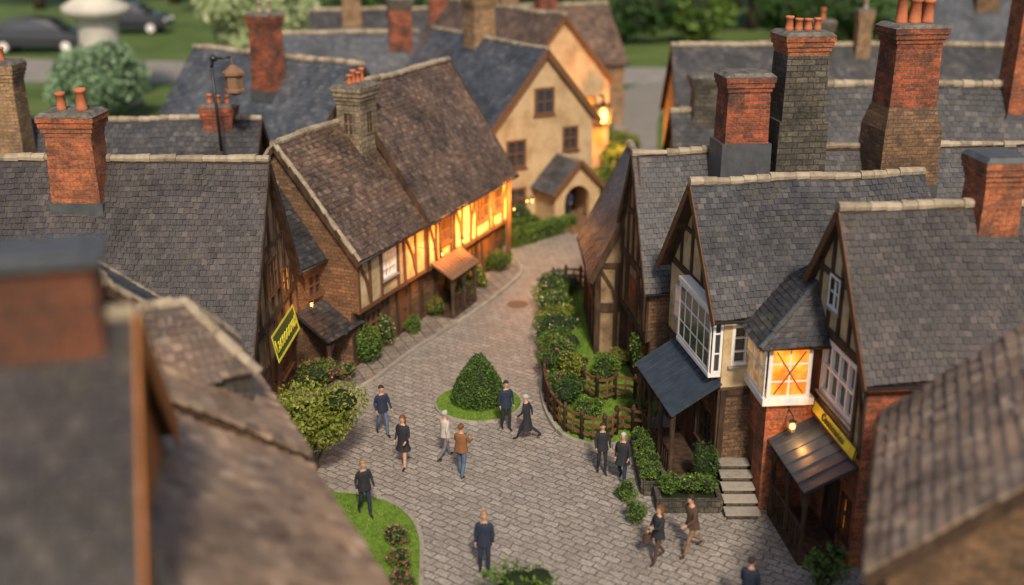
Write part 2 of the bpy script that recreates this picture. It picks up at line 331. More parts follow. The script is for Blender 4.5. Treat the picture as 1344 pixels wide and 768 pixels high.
        if s.axis=='x':
            run=(s.D+j)/2; k=(s.R-s.E)/run; yr=-j+run; ze=s.E-o*k+up; zr=s.R+up
            A=[V((-g,-j-o,ze)),V((s.L+g,-j-o,ze)),V((-g,yr,zr)),V((s.L+g,yr,zr))]
            B=[V((s.L+g,s.D+o,ze)),V((-g,s.D+o,ze)),V((s.L+g,yr,zr)),V((-g,yr,zr))]
            ends=((V((-1,0,0)),(A[0],A[2],B[1])),(V((1,0,0)),(A[1],A[3],B[0])))
        else:
            run=s.L/2; k=(s.R-s.E)/run; ze=s.E-o*k+up; zr=s.R+up
            A=[V((s.L+o,-j-g,ze)),V((s.L+o,s.D+g,ze)),V((s.L/2,-j-g,zr)),V((s.L/2,s.D+g,zr))]
            B=[V((-o,s.D+g,ze)),V((-o,-j-g,ze)),V((s.L/2,s.D+g,zr)),V((s.L/2,-j-g,zr))]
            ends=((V((0,-1,0)),(A[0],A[2],B[1])),(V((0,1,0)),(A[1],A[3],B[0])))
        for Q in (A,B):
            tiles(m,*Q,s.tw,s.th,0,s.lift); slab(m,*Q,.09,2)
        ridge(m,A[2],A[3],1,r=s.ridger)
        s.roof=m.obj('roof',s.e,[s.tile,ridgemat,TIMBER],uv=False)
        for n,(e0,r,e1) in ends:
            for p,q in ((e0,r),(r,e1)):
                b=MB(); dz=V((0,0,-.17)); b.beam(p+dz,q+dz,s.vw,n,.035,0,base=-.01)
                if s.verge is RIDGE: ridge(b,p+V((0,0,.02))-n*.06,q+V((0,0,.02))-n*.06,1,r=.09,seg=.35)
                b.obj('bargeboard',s.e,[s.verge if s.verge is not RIDGE else TIMBER,RIDGE])
        for Q in (A,B):
            gt=MB(); off=V((0,0,-.07)); out=(Q[0]-Q[2]); out.z=0; out=out.normalized()*.06; gt.tube(Q[0]+off+out,Q[1]+off+out,.05,.05,8)
            gt.obj('gutter',s.e,[METAL],smooth=True)
    def chimney(s,x,y,z0,z1,w,d,mat=BR_RED,pots=2,style=0,top=None,crown=None,cap=CAP,potmat=POT,poth=.6,potr=.13,along='x',panel=False):
        m=MB(); h=z1-z0; mats=[mat,top or mat,cap,crown or top or mat]
        if style==1:
            m.frustum(x,y,w*1.35,d*1.2,z0,w*1.3,d*1.15,z0+h*.42,0); m.frustum(x,y,w*1.3,d*1.15,z0+h*.42,w*.95,d*.95,z0+h*.55,0); m.frustum(x,y,w*.95,d*.95,z0+h*.55,w*.88,d*.9,z1-.75,1)
        elif style==2:
            m.frustum(x,y,w*1.12,d*1.12,z0,w*1.08,d*1.08,z0+h*.5,0); m.frustum(x,y,w*.95,d*.95,z0+h*.5,w*.92,d*.92,z1-.75,1)
        else:
            m.frustum(x,y,w*.95,d*.95,z0,w*.86,d*.86,z1-.75,0)
        for i,(a,za,zb) in enumerate(((.9,.75,.6),(.96,.6,.45),(1.03,.45,.28),(1.08,.28,.10))): m.frustum(x,y,w*a,d*a,z1-za,w*a,d*a,z1-zb,3)
        m.frustum(x,y,w*1.10,d*1.10,z1-.10,w*.95,d*.9,z1+.03,2)
        o=m.obj('chimney',s.e,mats)
        f=MB(); q=1.36 if style==1 else 1.14 if style==2 else 1; q2=1.22 if style==1 else q
        f.frustum(x,y,w*1.02*q,d*1.02*q2,z0-.1,w*1.015*q,d*1.015*q2,z0+h*.1,0); f.obj('flashing',o,[LEAD])
        if panel:
            zp=z0+h*.38; hp=h*.3
            for a_ in (((x-.28,y-d*.455,zp),V((1,0,0)),V((0,-1,0)),.56),((x-w*.455,y+.25,zp),V((0,-1,0)),V((-1,0,0)),.5)):
                f=MB(); glazing(f,f,*a_,hp,2,2,bord=.06,bar=.04,out=.03,fm=1,pm=0); f.obj('stone_panel',o,[TIMBER,BR_TAN])
        for i in range(pots):
            kx=(i-(pots-1)/2)*.8/max(1,pots); px=x+(kx*w if along=='x' else 0); py=y+(kx*d if along!='x' else 0)+random.uniform(-.04,.04)
            p=MB(); r=potr*random.uniform(.85,1.15); ph=poth*random.uniform(.75,1.15)
            p.lathe([(r*1.15,-.03),(r*1.05,.08),(r,.12),(r*.88,ph*.8),(r*1.1,ph*.83),(r*1.12,ph),(r*.8,ph),(r*.75,ph-.12),(.01,ph-.13)],12,(px,py,z1+.02),0)
            p.obj('chimney_pot',o,[potmat],smooth=True)
    def leanto(s,side,u0,u1,zt,zl,dep,posts=2,mat=PORCHM,up=False,deck=.18,rail=True,name='porch',seam=.3):
        O,d,n,W=s.pl(side,up); P=s.P(side,up); m=MB(); Z=V((0,0,1))
        a,b,c,e=P(u0-.15,zl,dep+.15),P(u1+.15,zl,dep+.15),P(u0-.15,zt,.03),P(u1+.15,zt,.03)
        nn=(b-a).cross(c-a).normalized()
        if nn.z<0: nn=-nn
        m.add([a,b,e,c,a-nn*.07,b-nn*.07,e-nn*.07,c-nn*.07],[(0,1,2,3),(7,6,5,4),(0,4,5,1),(1,5,6,2),(3,7,4,0)],0)
        if mat in (T_SLATE,T_DARK): tiles(m,a+nn*.02,b+nn*.02,c+nn*.02,e+nn*.02,.2,.18)
        else:
            k=max(3,int((b-a).length/seam))
            for i in range(k+1):
                p=a.lerp(b,i/k); q=c.lerp(e,i/k); m.beam(p,q,.03 if i not in(0,k) else .06,nn,.03,0,base=0)
        if mat is RUST:
            for r in range(1,6): m.beam(a.lerp(c,r/6),b.lerp(e,r/6),.02,nn,.02,0,base=0)
        o=m.obj(name,s.e,[mat]); m=MB()
        m.obox(P(u0,zl-.2,dep-.07),d*(u1-u0),Z*.14,n*.1); m.obj('porch_beam',o,[TIMBER]); m=MB()
        m.obox(P(u0,0.004,.01),d*(u1-u0),Z*deck,n*(dep+.05)); m.obj('porch_floor',o,[TIMBER])
        if rail:
            m=MB(); m.obox(P(u0,1.0,dep-.05),d*(u1-u0),Z*.07,n*.06)
            for i in range(int((u1-u0)/.22)): m.obox(P(u0+.1+i*.22,deck,dep-.04),d*.04,Z*(1.02-deck),n*.04)
            m.obj('balustrade',o,[TIMBER])
        for i in range(posts):
            u=u0+.07+(u1-u0-.14)*i/max(1,posts-1); p=MB(); q=P(u,deck,dep); p.lathe([(.1,0),(.1,.2),(.07,.25),(.075,zl*.6),(.09,zl-.6),(.1,zl-.35)],8,q,0); 
            br=d*(.35 if i==0 else -.35); p.beam(q+V((0,0,zl-.9)),q+br+V((0,0,zl-deck-.15)),.08,n,.05,0,base=-.03)
            p.obj('post',o,[TIMBER])
        return o
# ------------------------------------------------------------ foliage
def leafquads(pts,size):
    n=len(pts); a=rng.normal(size=(n,3)); a/=np.linalg.norm(a,axis=1)[:,None]; c=rng.normal(size=(n,3)); b=np.cross(a,c); b/=np.linalg.norm(b,axis=1)[:,None]
    s=size*rng.uniform(.6,1.3,n)[:,None]; p=np.asarray(pts)
    nrm=np.cross(a,b)
    v=np.stack([p-a*s*.5,p+b*s*.28+nrm*s*.08,p+a*s*.5,p-b*s*.28+nrm*s*.08],1).reshape(-1,3)
    f=np.arange(4*n).reshape(-1,4); return v,f
def shell(lumps,n):
    w=np.array([l[1][0]*l[1][1]+l[1][0]*l[1][2] for l in lumps]); idx=rng.choice(len(lumps),n,p=w/w.sum())
    d=rng.normal(size=(n,3)); d/=np.linalg.norm(d,axis=1)[:,None]; r=(.62+.45*rng.random(n)**.7)[:,None]
    C=np.array([l[0] for l in lumps])[idx]; R=np.array([l[1] for l in lumps])[idx]
    return C+d*R*r
def foliage_mesh(name,pts,leaf,mats,flowers=0,core=None,zmin=None):
    pts=np.asarray(pts)
    if zmin is not None: pts=pts[pts[:,2]>zmin]
    v,f=leafquads(pts,leaf); mb=MB(); mb.v=[tuple(x) for x in v.tolist()]; mb.f=[tuple(x) for x in f.tolist()]
    mi=np.zeros(len(f),int)
    if flowers: mi[rng.random(len(f))<flowers]=2
    mb.m=mi.tolist()
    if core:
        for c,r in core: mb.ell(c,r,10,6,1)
    me=bpy.data.meshes.new(name); me.from_pydata(mb.v,[],mb.f)
    for m in mats: me.materials.append(m)
    me.polygons.foreach_set('material_index',mb.m); return me
def lumps_for(rx,ry,rz,k,seed,cz=None):
    r=random.Random(seed); cz=rz*.9 if cz is None else cz; L=[((0,0,cz),(rx*.72,ry*.72,rz*.78))]
    for i in range(k):
        t=2*math.pi*i/k+r.random(); q=r.uniform(.35,.6); zz=r.uniform(-.35,.5)
        L.append(((math.cos(t)*rx*q,math.sin(t)*ry*q,cz+zz*rz),(rx*r.uniform(.35,.52),ry*r.uniform(.35,.52),rz*r.uniform(.35,.5))))
    return L
def bush(label,loc,r,n=1500,leaf=.11,mat=LEAF_M,fl=None,flp=.05,k=7,name='bush',cat='bush',group='garden plants',seed=None):
    L=lumps_for(*r,k,seed or random.randint(0,9999)); pts=shell(L,n)
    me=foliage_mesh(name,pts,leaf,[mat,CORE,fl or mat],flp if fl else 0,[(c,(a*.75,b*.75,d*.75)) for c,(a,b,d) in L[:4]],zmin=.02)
    return mkobj(name,me,None,loc,random.uniform(0,6),label,cat,group)
def blades(name,poly,n,z,h=.06,label=None):
    P=[V((x,y,0)) for x,y in poly]; xs=[p.x for p in P]; ys=[p.y for p in P]
    def ins(x,y):
        c=False;j=len(P)-1
        for i in range(len(P)):
            if (P[i].y>y)!=(P[j].y>y) and x<(P[j].x-P[i].x)*(y-P[i].y)/(P[j].y-P[i].y)+P[i].x: c=not c
            j=i
        return c
    m=MB(); vs=[];fs=[]
    for _ in range(n):
        x=random.uniform(min(xs),max(xs)); y=random.uniform(min(ys),max(ys))
        if not ins(x,y): continue
        a=random.uniform(0,6.28); w=.012; hh=h*random.uniform(.5,1.3); dx,dy=math.cos(a)*w,math.sin(a)*w; b=len(vs)
        vs+=[(x-dx,y-dy,z),(x+dx,y+dy,z),(x+random.uniform(-.03,.03),y+random.uniform(-.03,.03),z+hh)]; fs.append((b,b+1,b+2))
    m.add(vs,fs,0); return m.obj(name,None,[GRASSB],uv=False,kind='stuff',label=label,cat='grass')
def tree(label,loc,H,R,mat,n=3800,leaf=.6,group='background trees',trunk=.35):
    e=mkobj('tree',None,None,loc,random.uniform(0,6),label,'tree',group); m=MB(); p=V((0,0,0)); r=trunk
    for i in range(5):
        q=p+V((random.uniform(-.2,.2),random.uniform(-.2,.2),H*.14)); m.tube(p,q,r,r*.82,9); p=q; r*=.82
    L=[]
    for i in range(11):
        t=i*2.4; zz=H*random.uniform(.35,.95); q=R*random.uniform(.2,.7)*(1.15-zz/H*.6); c=V((math.cos(t)*q,math.sin(t)*q,zz)); m.tube(V((0,0,zz*.6)),c,trunk*.3,.04,6)
        L.append((tuple(c),(R*random.uniform(.32,.5),)*2+(H*random.uniform(.12,.2),)))
    m.obj('trunk',e,[BARK],smooth=True)
    me=foliage_mesh('crown',shell(L,n),leaf,[mat,CORE,mat],0,[(c,(a*.6,b*.6,d*.6)) for c,(a,b,d) in L])
    mkobj('crown',me,e); return e
def copytree(e,loc,s,rz):
    c=e.copy(); COL.objects.link(c); c.location=loc; c.rotation_euler=(0,0,rz); c.scale=(s,s,s)
    for ch in e.children:
        k=ch.copy(); COL.objects.link(k); k.parent=c
    return c
# ------------------------------------------------------------ people
def cloth(name,c): return mat_noise(name,[tuple(x*.7 for x in c),c],9,rough=.85,bs=.35,bscale=35)
C_BLACK=cloth('black cloth',(.030,.032,.040)); C_NAVY=cloth('navy cloth',(.028,.040,.07)); C_JEAN=cloth('denim',(.11,.16,.25)); C_BROWN=cloth('brown leather',(.26,.12,.05)); C_WHITE=cloth('pale cloth',(.58,.54,.48)); C_GREY=cloth('grey cloth',(.18,.18,.2)); C_KHAKI=cloth('khaki cloth',(.26,.165,.095)); C_DKB=cloth('dark brown cloth',(.10,.06,.045))
SKIN=mat_noise('skin',[(.50,.28,.19),(.60,.36,.25)],8,rough=.6,bs=.05); H_BR=cloth('brown hair',(.19,.08,.035)); H_DK=cloth('dark hair',(.04,.03,.022)); H_GR=cloth('grey hair',(.48,.46,.43)); H_BL=cloth('fair hair',(.36,.22,.11)); SHOE=mat_noise('shoe leather',[(.02,.015,.012),(.04,.03,.02)],6,rough=.45)
def dirv(a): return V((0,-math.sin(a),-math.cos(a)))
def person(label,x,y,rot,top,bot,hair,stride=.12,arms=(.15,-.15),elb=(.35,.3),lean=0,long=False,garment=(.84,.20),h=1.75,z=0,bare=False,bag=False,out=(.05,.05),sleeve=True):
    J={};Rr={};E=[]
    def j(n,p,r,pa=None,m='top'):
        J[n]=V(p);Rr[n]=r
        if pa: E.append((pa,n,m))
    j('pel',(0,0,.95),(.145,.105)); j('sp',(0,0,1.12),(.125,.095),'pel'); j('ch',(0,.005,1.30),(.155,.11),'sp'); j('nb',(0,.01,1.44),(.085,.075),'ch'); j('nk',(0,0,1.51),(.05,.052),'nb','skin')
    j('h1',(0,-.012,1.58),(.066,.075),'nk','skin'); j('h2',(0,-.005,1.65),(.078,.095),'h1','skin'); j('h3',(0,0,1.715),(.058,.07),'h2','skin')
    low=9
    for s,nm in((1,'l'),(-1,'r')):
        a=stride*s; hp=V((.09*s,0,.88)); kn=hp+dirv(a+.08)*.42+V((.01*s,0,0)); bd=.12 if a>=0 else .15+abs(a)*1.1; an=kn+dirv(a-bd)*.41
        pit=0 if a>=0 else abs(a)*.8
        toe=an+V((.02*s,-.16*math.cos(pit),-.05-.16*math.sin(pit)*.5))
        m='skin' if bare else 'bot'
        j('hp'+nm,hp,(.088,.092),'pel','bot'); j('kn'+nm,kn,(.058,.06),'hp'+nm,m); j('cf'+nm,kn.lerp(an,.35)+V((0,.015,0)),(.056,.06),'kn'+nm,m); j('an'+nm,an,(.038,.042),'cf'+nm,m); j('to'+nm,toe,(.035,.028),'an'+nm,'shoe')
        low=min(low,toe.z-.035,an.z-.05)
        ar=arms[0 if s>0 else 1]; eb=elb[0 if s>0 else 1]; ou=out[0 if s>0 else 1]
        sh=V((.175*s,.01,1.385)); el=sh+dirv(ar)*.27+V((ou*s,0,0)); wr=el+dirv(ar+eb)*.235; hd=wr+dirv(ar+eb+.15)*.07
        ms='top' if sleeve else 'skin'
        j('sh'+nm,sh,(.062,.06),'ch'); j('el'+nm,el,(.044,.045),'sh'+nm,'top'); j('wr'+nm,wr,(.029,.03),'el'+nm,ms); j('hd'+nm,hd,(.036,.022),'wr'+nm,'skin')
    def leanp(p):
        if lean:
            q=p-V((0,0,.95)); c,s_=math.cos(lean),math.sin(lean); q=V((q.x,q.y*c-q.z*s_,q.y*s_+q.z*c)); p=q+V((0,0,.95))
        return p
    for k in J:
        J[k]=(J[k] if k[:2] in('hp','kn','cf','an','to') else leanp(J[k]))-V((0,0,low))
    names=list(J); idx={n:i for i,n in enumerate(names)}
    me=bpy.data.meshes.new('t'); me.from_pydata([J[n] for n in names],[(idx[a],idx[b]) for a,b,_ in E],[]); ob=bpy.data.objects.new('t',me); COL.objects.link(ob)
    ob.modifiers.new('s','SKIN'); ss=ob.modifiers.new('u','SUBSURF'); ss.levels=2
    for i,n in enumerate(names):
        d=me.skin_vertices[0].data[i]; d.radius=Rr[n]; d.use_root=(n=='pel')
    bpy.context.view_layer.update(); ev=ob.evaluated_get(bpy.context.evaluated_depsgraph_get()); m2=bpy.data.meshes.new_from_object(ev)
    bpy.data.objects.remove(ob)
    mb=MB(); vs=[v.co.copy() for v in m2.vertices]; MI={'top':0,'bot':1,'skin':2,'shoe':3}
    segs=[(J[a],J[b],MI[m]) for a,b,m in E]
    hc=J['h1']
    for v in vs:
        q=v-hc
        if abs(q.x)<.018 and q.y<-.05 and -.02<q.z<.05: v.y-=.02
    fs=[tuple(p.vertices) for p in m2.polygons]; mi=[]
    for p in m2.polygons:
        c=p.center; best=9;bm=0
        for a,b,m in segs:
            ab=b-a; t=max(0,min(1,(c-a).dot(ab)/ab.length_squared)); d=(c-(a+ab*t)).length
            if d<best: best=d;bm=m
        mi.append(bm)
    mb.v=[tuple(v) for v in vs]; mb.f=fs; mb.m=mi; bpy.data.meshes.remove(m2)
    for s,nm in((1,'l'),(-1,'r')):
        w,hd=J['wr'+nm],J['hd'+nm]; d=(hd-w).normalized(); fw=V((0,-1,0)); fw=(fw-d*fw.dot(d)).normalized(); inn=V((-s,0,0))
        for i,l in enumerate((.06,.075,.07,.055)):
            b=hd+fw*(.026-.017*i); k=b+d*l*.55; mb.tube(b,k,.0095,.0085,6,2); mb.tube(k,k+(d+inn*.6).normalized()*l*.55,.0085,.006,6,2)
        b=w.lerp(hd,.5)+fw*.025; k=b+(d+fw).normalized()*.04; mb.tube(b,k,.011,.009,6,2); mb.tube(k,k+d*.03,.009,.007,6,2)
    for s in(1,-1): mb.ell(tuple(J['h1']+V((.074*s,.005,.03))),(.012,.02,.03),6,4,2)
    p=mb.obj('person',None,[top,bot,SKIN,SHOE],(x,y,z),rot,True,False,label,'person','people in the street'); k=h/1.75; p.scale=(k,k,k)
    m=MB(); hc=J['h2']
    for s in(1,-1): m.ell(tuple(hc+V((.03*s,-.087,-.02))),(.011,.006,.007),6,4)
    m.ell(tuple(J['h1']+V((0,-.075,-.02))),(.022,.006,.005),6,4,1); m.obj('face',p,[H_DK,C_BROWN],uv=False)
    m=MB(); c=hc+V((0,.012,.018)); nn,mm=14,10; vs=[];fs=[]
    for jx in range(mm+1):
        ph=math.pi*jx/mm
        for i in range(nn):
            t=2*math.pi*i/nn; q=V((math.sin(ph)*math.cos(t)*.092,math.sin(ph)*math.sin(t)*.112,math.cos(ph)*.098))
            q*=1+.05*noise.noise(q*30+V((x,y,0))); vs.append(c+q)
    for jx in range(mm):
        for i in range(nn):
            q=(vs[jx*nn+i]+vs[(jx+1)*nn+(i+1)%nn])/2-c
            if q.y<-.03 and q.z<.04: continue
            if q.z<-.04 and q.y<.03 and not long: continue
            fs.append((jx*nn+i,(jx+1)*nn+i,(jx+1)*nn+(i+1)%nn,jx*nn+(i+1)%nn))
    m.add(vs,fs)
    if long: m.lathe([(.03,-.30),(.085,-.26),(.105,-.12),(.10,.0),(.06,.06)],12,tuple(c+V((0,.045,0))),0,1.0,.6)
    m.obj('hair',p,[hair],smooth=True,uv=False)
    zb,wb=garment
    m=MB(); zt=1.43-low; zb2=zb-low
    rows=[(0,.115,.088),(.05,.185,.118),(.16,.20,.135),(.35,.178,.128),(.55,.172,.128),(.8,.195,.145),(1,wb+.012,wb*.8)]
    n=18; vs=[]
    for t,rx,ry in rows:
        zz=zt+(zb2-zt)*t
        for i in range(n):
            a=2*math.pi*i/n; q=V((math.cos(a)*rx,math.sin(a)*ry,zz)); q+=V((math.cos(a*3+x),math.sin(a*5+y),0))*.006*(1+t)
            vs.append(q if zz<.95-low else leanp(q+V((0,0,low)))-V((0,0,low)))
    fs=[(r*n+i,r*n+(i+1)%n,(r+1)*n+(i+1)%n,(r+1)*n+i) for r in range(len(rows)-1) for i in range(n)]
    m.add(vs,fs,0); m.obj('jacket' if zb>.7 else 'coat',p,[top],smooth=True,uv=False)
    if bag:
        m=MB(); q=J['hdr']; m.box(q.x-.05,q.x+.07,q.y-.14,q.y+.14,q.z-.28,q.z-.04); m.tube(q+V((0,-.1,-.05)),q+V((0,0,.02)),.012,.012,6); m.tube(q+V((0,.1,-.05)),q+V((0,0,.02)),.012,.012,6)
        m.obj('handbag',p,[C_DKB],uv=False)
    return p
person('man in dark jacket and blue jeans walking on setts',-4.36,33.1,.5,C_NAVY,C_JEAN,H_DK,.22,(.3,-.2),(.6,.9),garment=(.86,.185),h=1.85)
person('woman with long brown hair in short black coat',-3.45,30.9,-.4,C_BLACK,C_BLACK,H_BR,.2,(.2,-.1),(.9,.7),long=True,garment=(.60,.24),bare=True,h=1.82)
person('man in pale shirt and grey shorts mid stride',-2.15,31.45,2.3,C_WHITE,C_GREY,H_GR,.32,(.5,-.4),(.7,.5),garment=(.84,.19))
person('man in brown leather jacket seen from behind',-1.58,30.3,2.75,C_BROWN,C_JEAN,H_BR,.15,(.4,.4),(1.3,1.2),garment=(.85,.20),h=1.82)
person('man standing in dark suit beside the lawn',-.2,33.55,.35,C_NAVY,C_BLACK,H_DK,.1,(.1,-.05),(.3,.3),garment=(.80,.19),h=1.8)
person('woman in long black coat striding away',.5,32.8,-1.9,C_BLACK,C_BLACK,H_GR,.42,(.4,-.4),(.5,.4),lean=.08,garment=(.45,.25),h=1.7)
person('man in dark uniform standing near the fence',2.83,30.5,.1,C_BLACK,C_BLACK,H_DK,.1,(.15,.1),(.6,.7),garment=(.82,.2),h=1.75)
person('grey haired person in dark coat walking',3.4,29.8,-.3,C_BLACK,C_NAVY,H_GR,.3,(.3,-.3),(.9,.5),garment=(.72,.23),h=1.8)
person('man in brown jacket and khaki trousers striding',4.96,26.0,-1.1,C_DKB,C_KHAKI,H_DK,.36,(.5,-.3),(.9,.6),lean=.15,garment=(.82,.21),h=1.9)
person('woman with long brown hair carrying a handbag',3.97,25.6,-1.0,C_BLACK,C_DKB,H_BR,.25,(.8,.2),(1.2,.3),long=True,garment=(.8,.21),bag=True,h=1.75)
person('person in dark navy jacket walking away',5.9,23.0,2.6,C_NAVY,C_BLACK,H_DK,.2,(.2,-.2),(.4,.4),garment=(.82,.2),h=1.85)
person('man in dark suit standing on the setts',-.74,25.1,.0,C_NAVY,C_NAVY,H_BL,.06,(.05,.0),(.15,.2),garment=(.80,.195),h=1.85)
person('man in black jacket walking beside the lawn',-4.3,27.9,.5,C_BLACK,C_NAVY,H_BL,.2,(.3,-.2),(.5,.5),garment=(.84,.2),h=1.78,z=.07)
person('person in dark clothes under the arched porch',3.15,58.9,-.3,C_NAVY,C_BLACK,H_BR,.1,(.2,.1),(.8,.8),garment=(.8,.2),z=.3)
# ------------------------------------------------------------ ground
def sheet(name,pts,z,mat,kind='structure',thick=0):
    m=MB(); n=len(pts); m.add([(x,y,z) for x,y in pts],[tuple(range(n))],0)
    if thick:
        for i in range(n):
            a,b=pts[i],pts[(i+1)%n]; m.add([(*a,z-thick),(*b,z-thick),(*b,z),(*a,z)],[(0,1,2,3)],0)
    return m.obj(name,None,[mat],kind=kind)
def cat(pts,k=8,closed=False):
    o=[];n=len(pts); rg=range(n) if closed else range(n-1)
    for i in rg:
        p=[pts[(i+d)%n] if closed else pts[max(0,min(n-1,i+d))] for d in(-1,0,1,2)]
        for q in range(k):
            t=q/k; o.append(tuple(.5*((2*p[1][c])+(-p[0][c]+p[2][c])*t+(2*p[0][c]-5*p[1][c]+4*p[2][c]-p[3][c])*t*t+(-p[0][c]+3*p[1][c]-3*p[2][c]+p[3][c])*t**3) for c in range(2)))
    if not closed: o.append(tuple(pts[-1]))
    return o
def kerb(path,w=.16,h=.13,seg=.55,name='kerb',mat=STONE,z0=.0,closed=False):
    m=MB(); P=[V((*p,0)) for p in path]
    if closed: P.append(P[0].copy())
    d=[0]
    for i in range(1,len(P)): d.append(d[-1]+(P[i]-P[i-1]).length)
    def at(s):
        for i in range(1,len(P)):
            if d[i]>=s: return P[i-1].lerp(P[i],(s-d[i-1])/max(1e-6,d[i]-d[i-1]))
        return P[-1]
    n=max(1,int(d[-1]/seg))
    for i in range(n):
        a=at(d[-1]*i/n);b=at(d[-1]*(i+1)/n); dd=b-a; s=dd.cross(V((0,0,1))).normalized()*w
        m.obox(a-s/2+dd*.015+V((0,0,z0)),dd*.97,s*random.uniform(.95,1.05),V((0,0,h*random.uniform(.93,1.07))))
    return m.obj(name,None,[mat],kind='structure')
sheet('ground',[(-1500,-300),(1500,-300),(1500,3000),(-1500,3000)],-.03,FIELD)
left=[(-12,8),(-12,20),(-12,30),(-9,36),(-7,40),(-3.6,47),(-1.2,53),(-.5,58),(3.6,62),(6,70),(7.5,78),(8.6,92),(11,106),(20,116)]
right=[(14,8),(14,20),(12,28),(8,33),(6,38),(5,44),(5,50),(5.6,55),(6.4,62),(8.8,70),(10.5,78),(12.5,92),(16,102),(24,108)]
l2,r2=cat(left),cat(right); m=MB(); n=len(l2); m.add([(x,y,0) for x,y in l2]+[(x,y,0) for x,y in r2],[(i,n+i,n+i+1,i+1) for i in range(n-1)],0); m.obj('road',None,[PAVE],kind='structure')
sheet('far_road',[(-120,112),(60,108),(60,116),(-120,134)],-.01,DROAD)
kb=cat([(-8.2,35),(-6.4,36.2),(-5.4,37.2),(-3.9,40.6),(-1.8,44.5),(-.2,48.2),(.45,50.4),(.1,52.4),(-1,53.3)])
sheet('pavement',kb+[(-5,53),(-9,44),(-10,36)],.11,SLAB)
kerb(kb)
ring=[(-1.2+1.5*math.cos(t*math.pi/16),35.6+1.5*math.sin(t*math.pi/16)) for t in range(32)]
sheet('lawn',ring,.07,LAWN,thick=.07); kerb([( -1.2+1.56*math.cos(t*math.pi/16),35.6+1.56*math.sin(t*math.pi/16)) for t in range(32)],.08,.085,.3,closed=True)
blades('grass',ring,9000,.07,.05,'short lawn grass round the cone bush')
ll=cat([(-2.1,21.6),(-2.3,23.2),(-2.4,24.5),(-2.6,26.8),(-3.2,28.2),(-4.2,29),(-5.4,29.3)])
sheet('lawn',ll+[(-8,29.2),(-8,21)],.07,LAWN,thick=.07); kerb(ll,.12,.10,.4); blades('grass',ll+[(-8,29.2),(-8,22)],30000,.07,.06,'short lawn grass beside the street')
gd=cat([(1.9,47.6),(1.35,45.9),(1.15,43.5),(1.2,41.4),(1.15,38.8),(1.1,36.9),(1.25,34.7),(1.85,32.8),(3.1,32.2),(4.4,32.9),(4.9,34.2)])
sheet('lawn',gd+[(5.5,36),(5.5,46),(4,48.2)],.12,LAWN,thick=.12); kerb(gd,.16,.16,.45); blades('grass',gd+[(4.4,36),(4,40),(3.4,45),(3,47)],22000,.12,.07,'short garden grass behind the fence')
m=MB(); m.lathe([(.48,.002),(.48,.012),(.42,.012),(.42,.018),(.3,.018),(.3,.012),(.1,.012),(.1,.02),(.01,.02)],24,(0,0,0)); m.obj('manhole_cover',None,[RUST],(.25,45.9,0),label='round rusty manhole cover in the setts',cat='manhole cover')
# ------------------------------------------------------------ houses: west side
d=V((5.6,13.2)).normalized(); a0=V((-6.1,38.7)); seam=a0+d*5.6; end=a0+d*14.3
h=House('timber framed house with brick gable and brown tiled roof',a0,seam,6,4.75,8.6,S=2.3,j=.3,low=BR_BROWN,up=PLAST,side=BR_BROWN,tile=T_BROWN,verge=RIDGE,go=.2,over=.28)
h.door('front',3.6,.9,1.95); h.window('front',1.0,.8,1.3,1.1,3,2,TIMBER2); h.window('front',1.9,3.05,1.15,1.15,4,3,WHITE,LITDIM,bord=.07)
h.timber('front',True,2.3,4.65,.95,w=.14,mat=TIMBER2); h.chimney(4.9,2.3,6.9,10.15,1.5,1.25,BR_TAN,4,potr=.12,poth=.5,panel=True)
h.timber('front',False,0.02,2.28,1.4,brace=False); h.window('left',2.4,2.9,.8,.9,2,2,TIMBER2)
h.build(); hL1=h
h=House('taller timber framed wing with plaster wall lit orange',seam,end,6.2,4.95,9.85,S=2.3,j=.36,low=BR_BROWN,up=PLAST,side=PLAST,tile=T_BROWN,go=.3,over=.34,vw=.3)
h.window('front',1.3,3.1,.9,1.1,3,2,TIMBER2); h.window('front',5.0,3.1,1.3,1.2,4,2,TIMBER,LITDIM); h.window('front',6.9,3.1,.9,1.2,3,2,TIMBER,GLASS)
h.door('front',3.0,.95,1.95,TIMBER); h.door('front',6.4,1.0,1.95,TIMBER2); h.window('front',4.5,.9,1.2,1.0,3,2,TIMBER,LITDIM); h.window('front',7.7,.8,.7,1.1,2,2,TIMBER)
h.timber('front',True,2.3,4.85,.85,w=.15,mat=TIMBER); h.timber('front',False,0.02,2.28,1.3,brace=False)
h.beams('front',True,[(8.55,-.0,8.55,4.85,.28)],t=.14,mat=TIMBER2,name='corner_post')
h.leanto('front',.5,2.9,2.75,1.95,1.25,3,RUST); h.build()
h=House('dark slate roofed shop with timbered gable over the street',(-8.45,31.2),(-8.2,38.2),14,3.8,9.1,axis='y',S=2.3,j=.2,low=BR_BROWN,up=PLASTD,side=BR_BROWN,tile=T_DARK,go=.25)
h.window('front',1.2,.8,1.4,1.1,3,2,TIMBER2,LITDIM); h.window('front',4.8,.8,1.5,1.1,3,2,TIMBER2); h.door('front',3.3,.95,2.0)
h.window('front',2.9,4.6,1.3,1.2,3,2,TIMBER2,GLASS,proud=True); h.window('front',4.7,3.9,1.0,1.0,2,2,TIMBER2,LITDIM,proud=True); h.timber('front',True,2.3,3.8,1.1,brace=False); h.gable_timber('front')
h.chimney(3.0,5.6,7.6,10.8,1.25,1.7,BR_OR,2,along='y',potr=.17,poth=.7); h.build(); hL2=h
h=House('narrow brick link building with slate roof',(-7.85,38.0),(-6.95,39.9),3.4,4.7,7.0,S=2.3,low=BR_BROWN,tile=T_SLATE,name='link_building',over=.3)
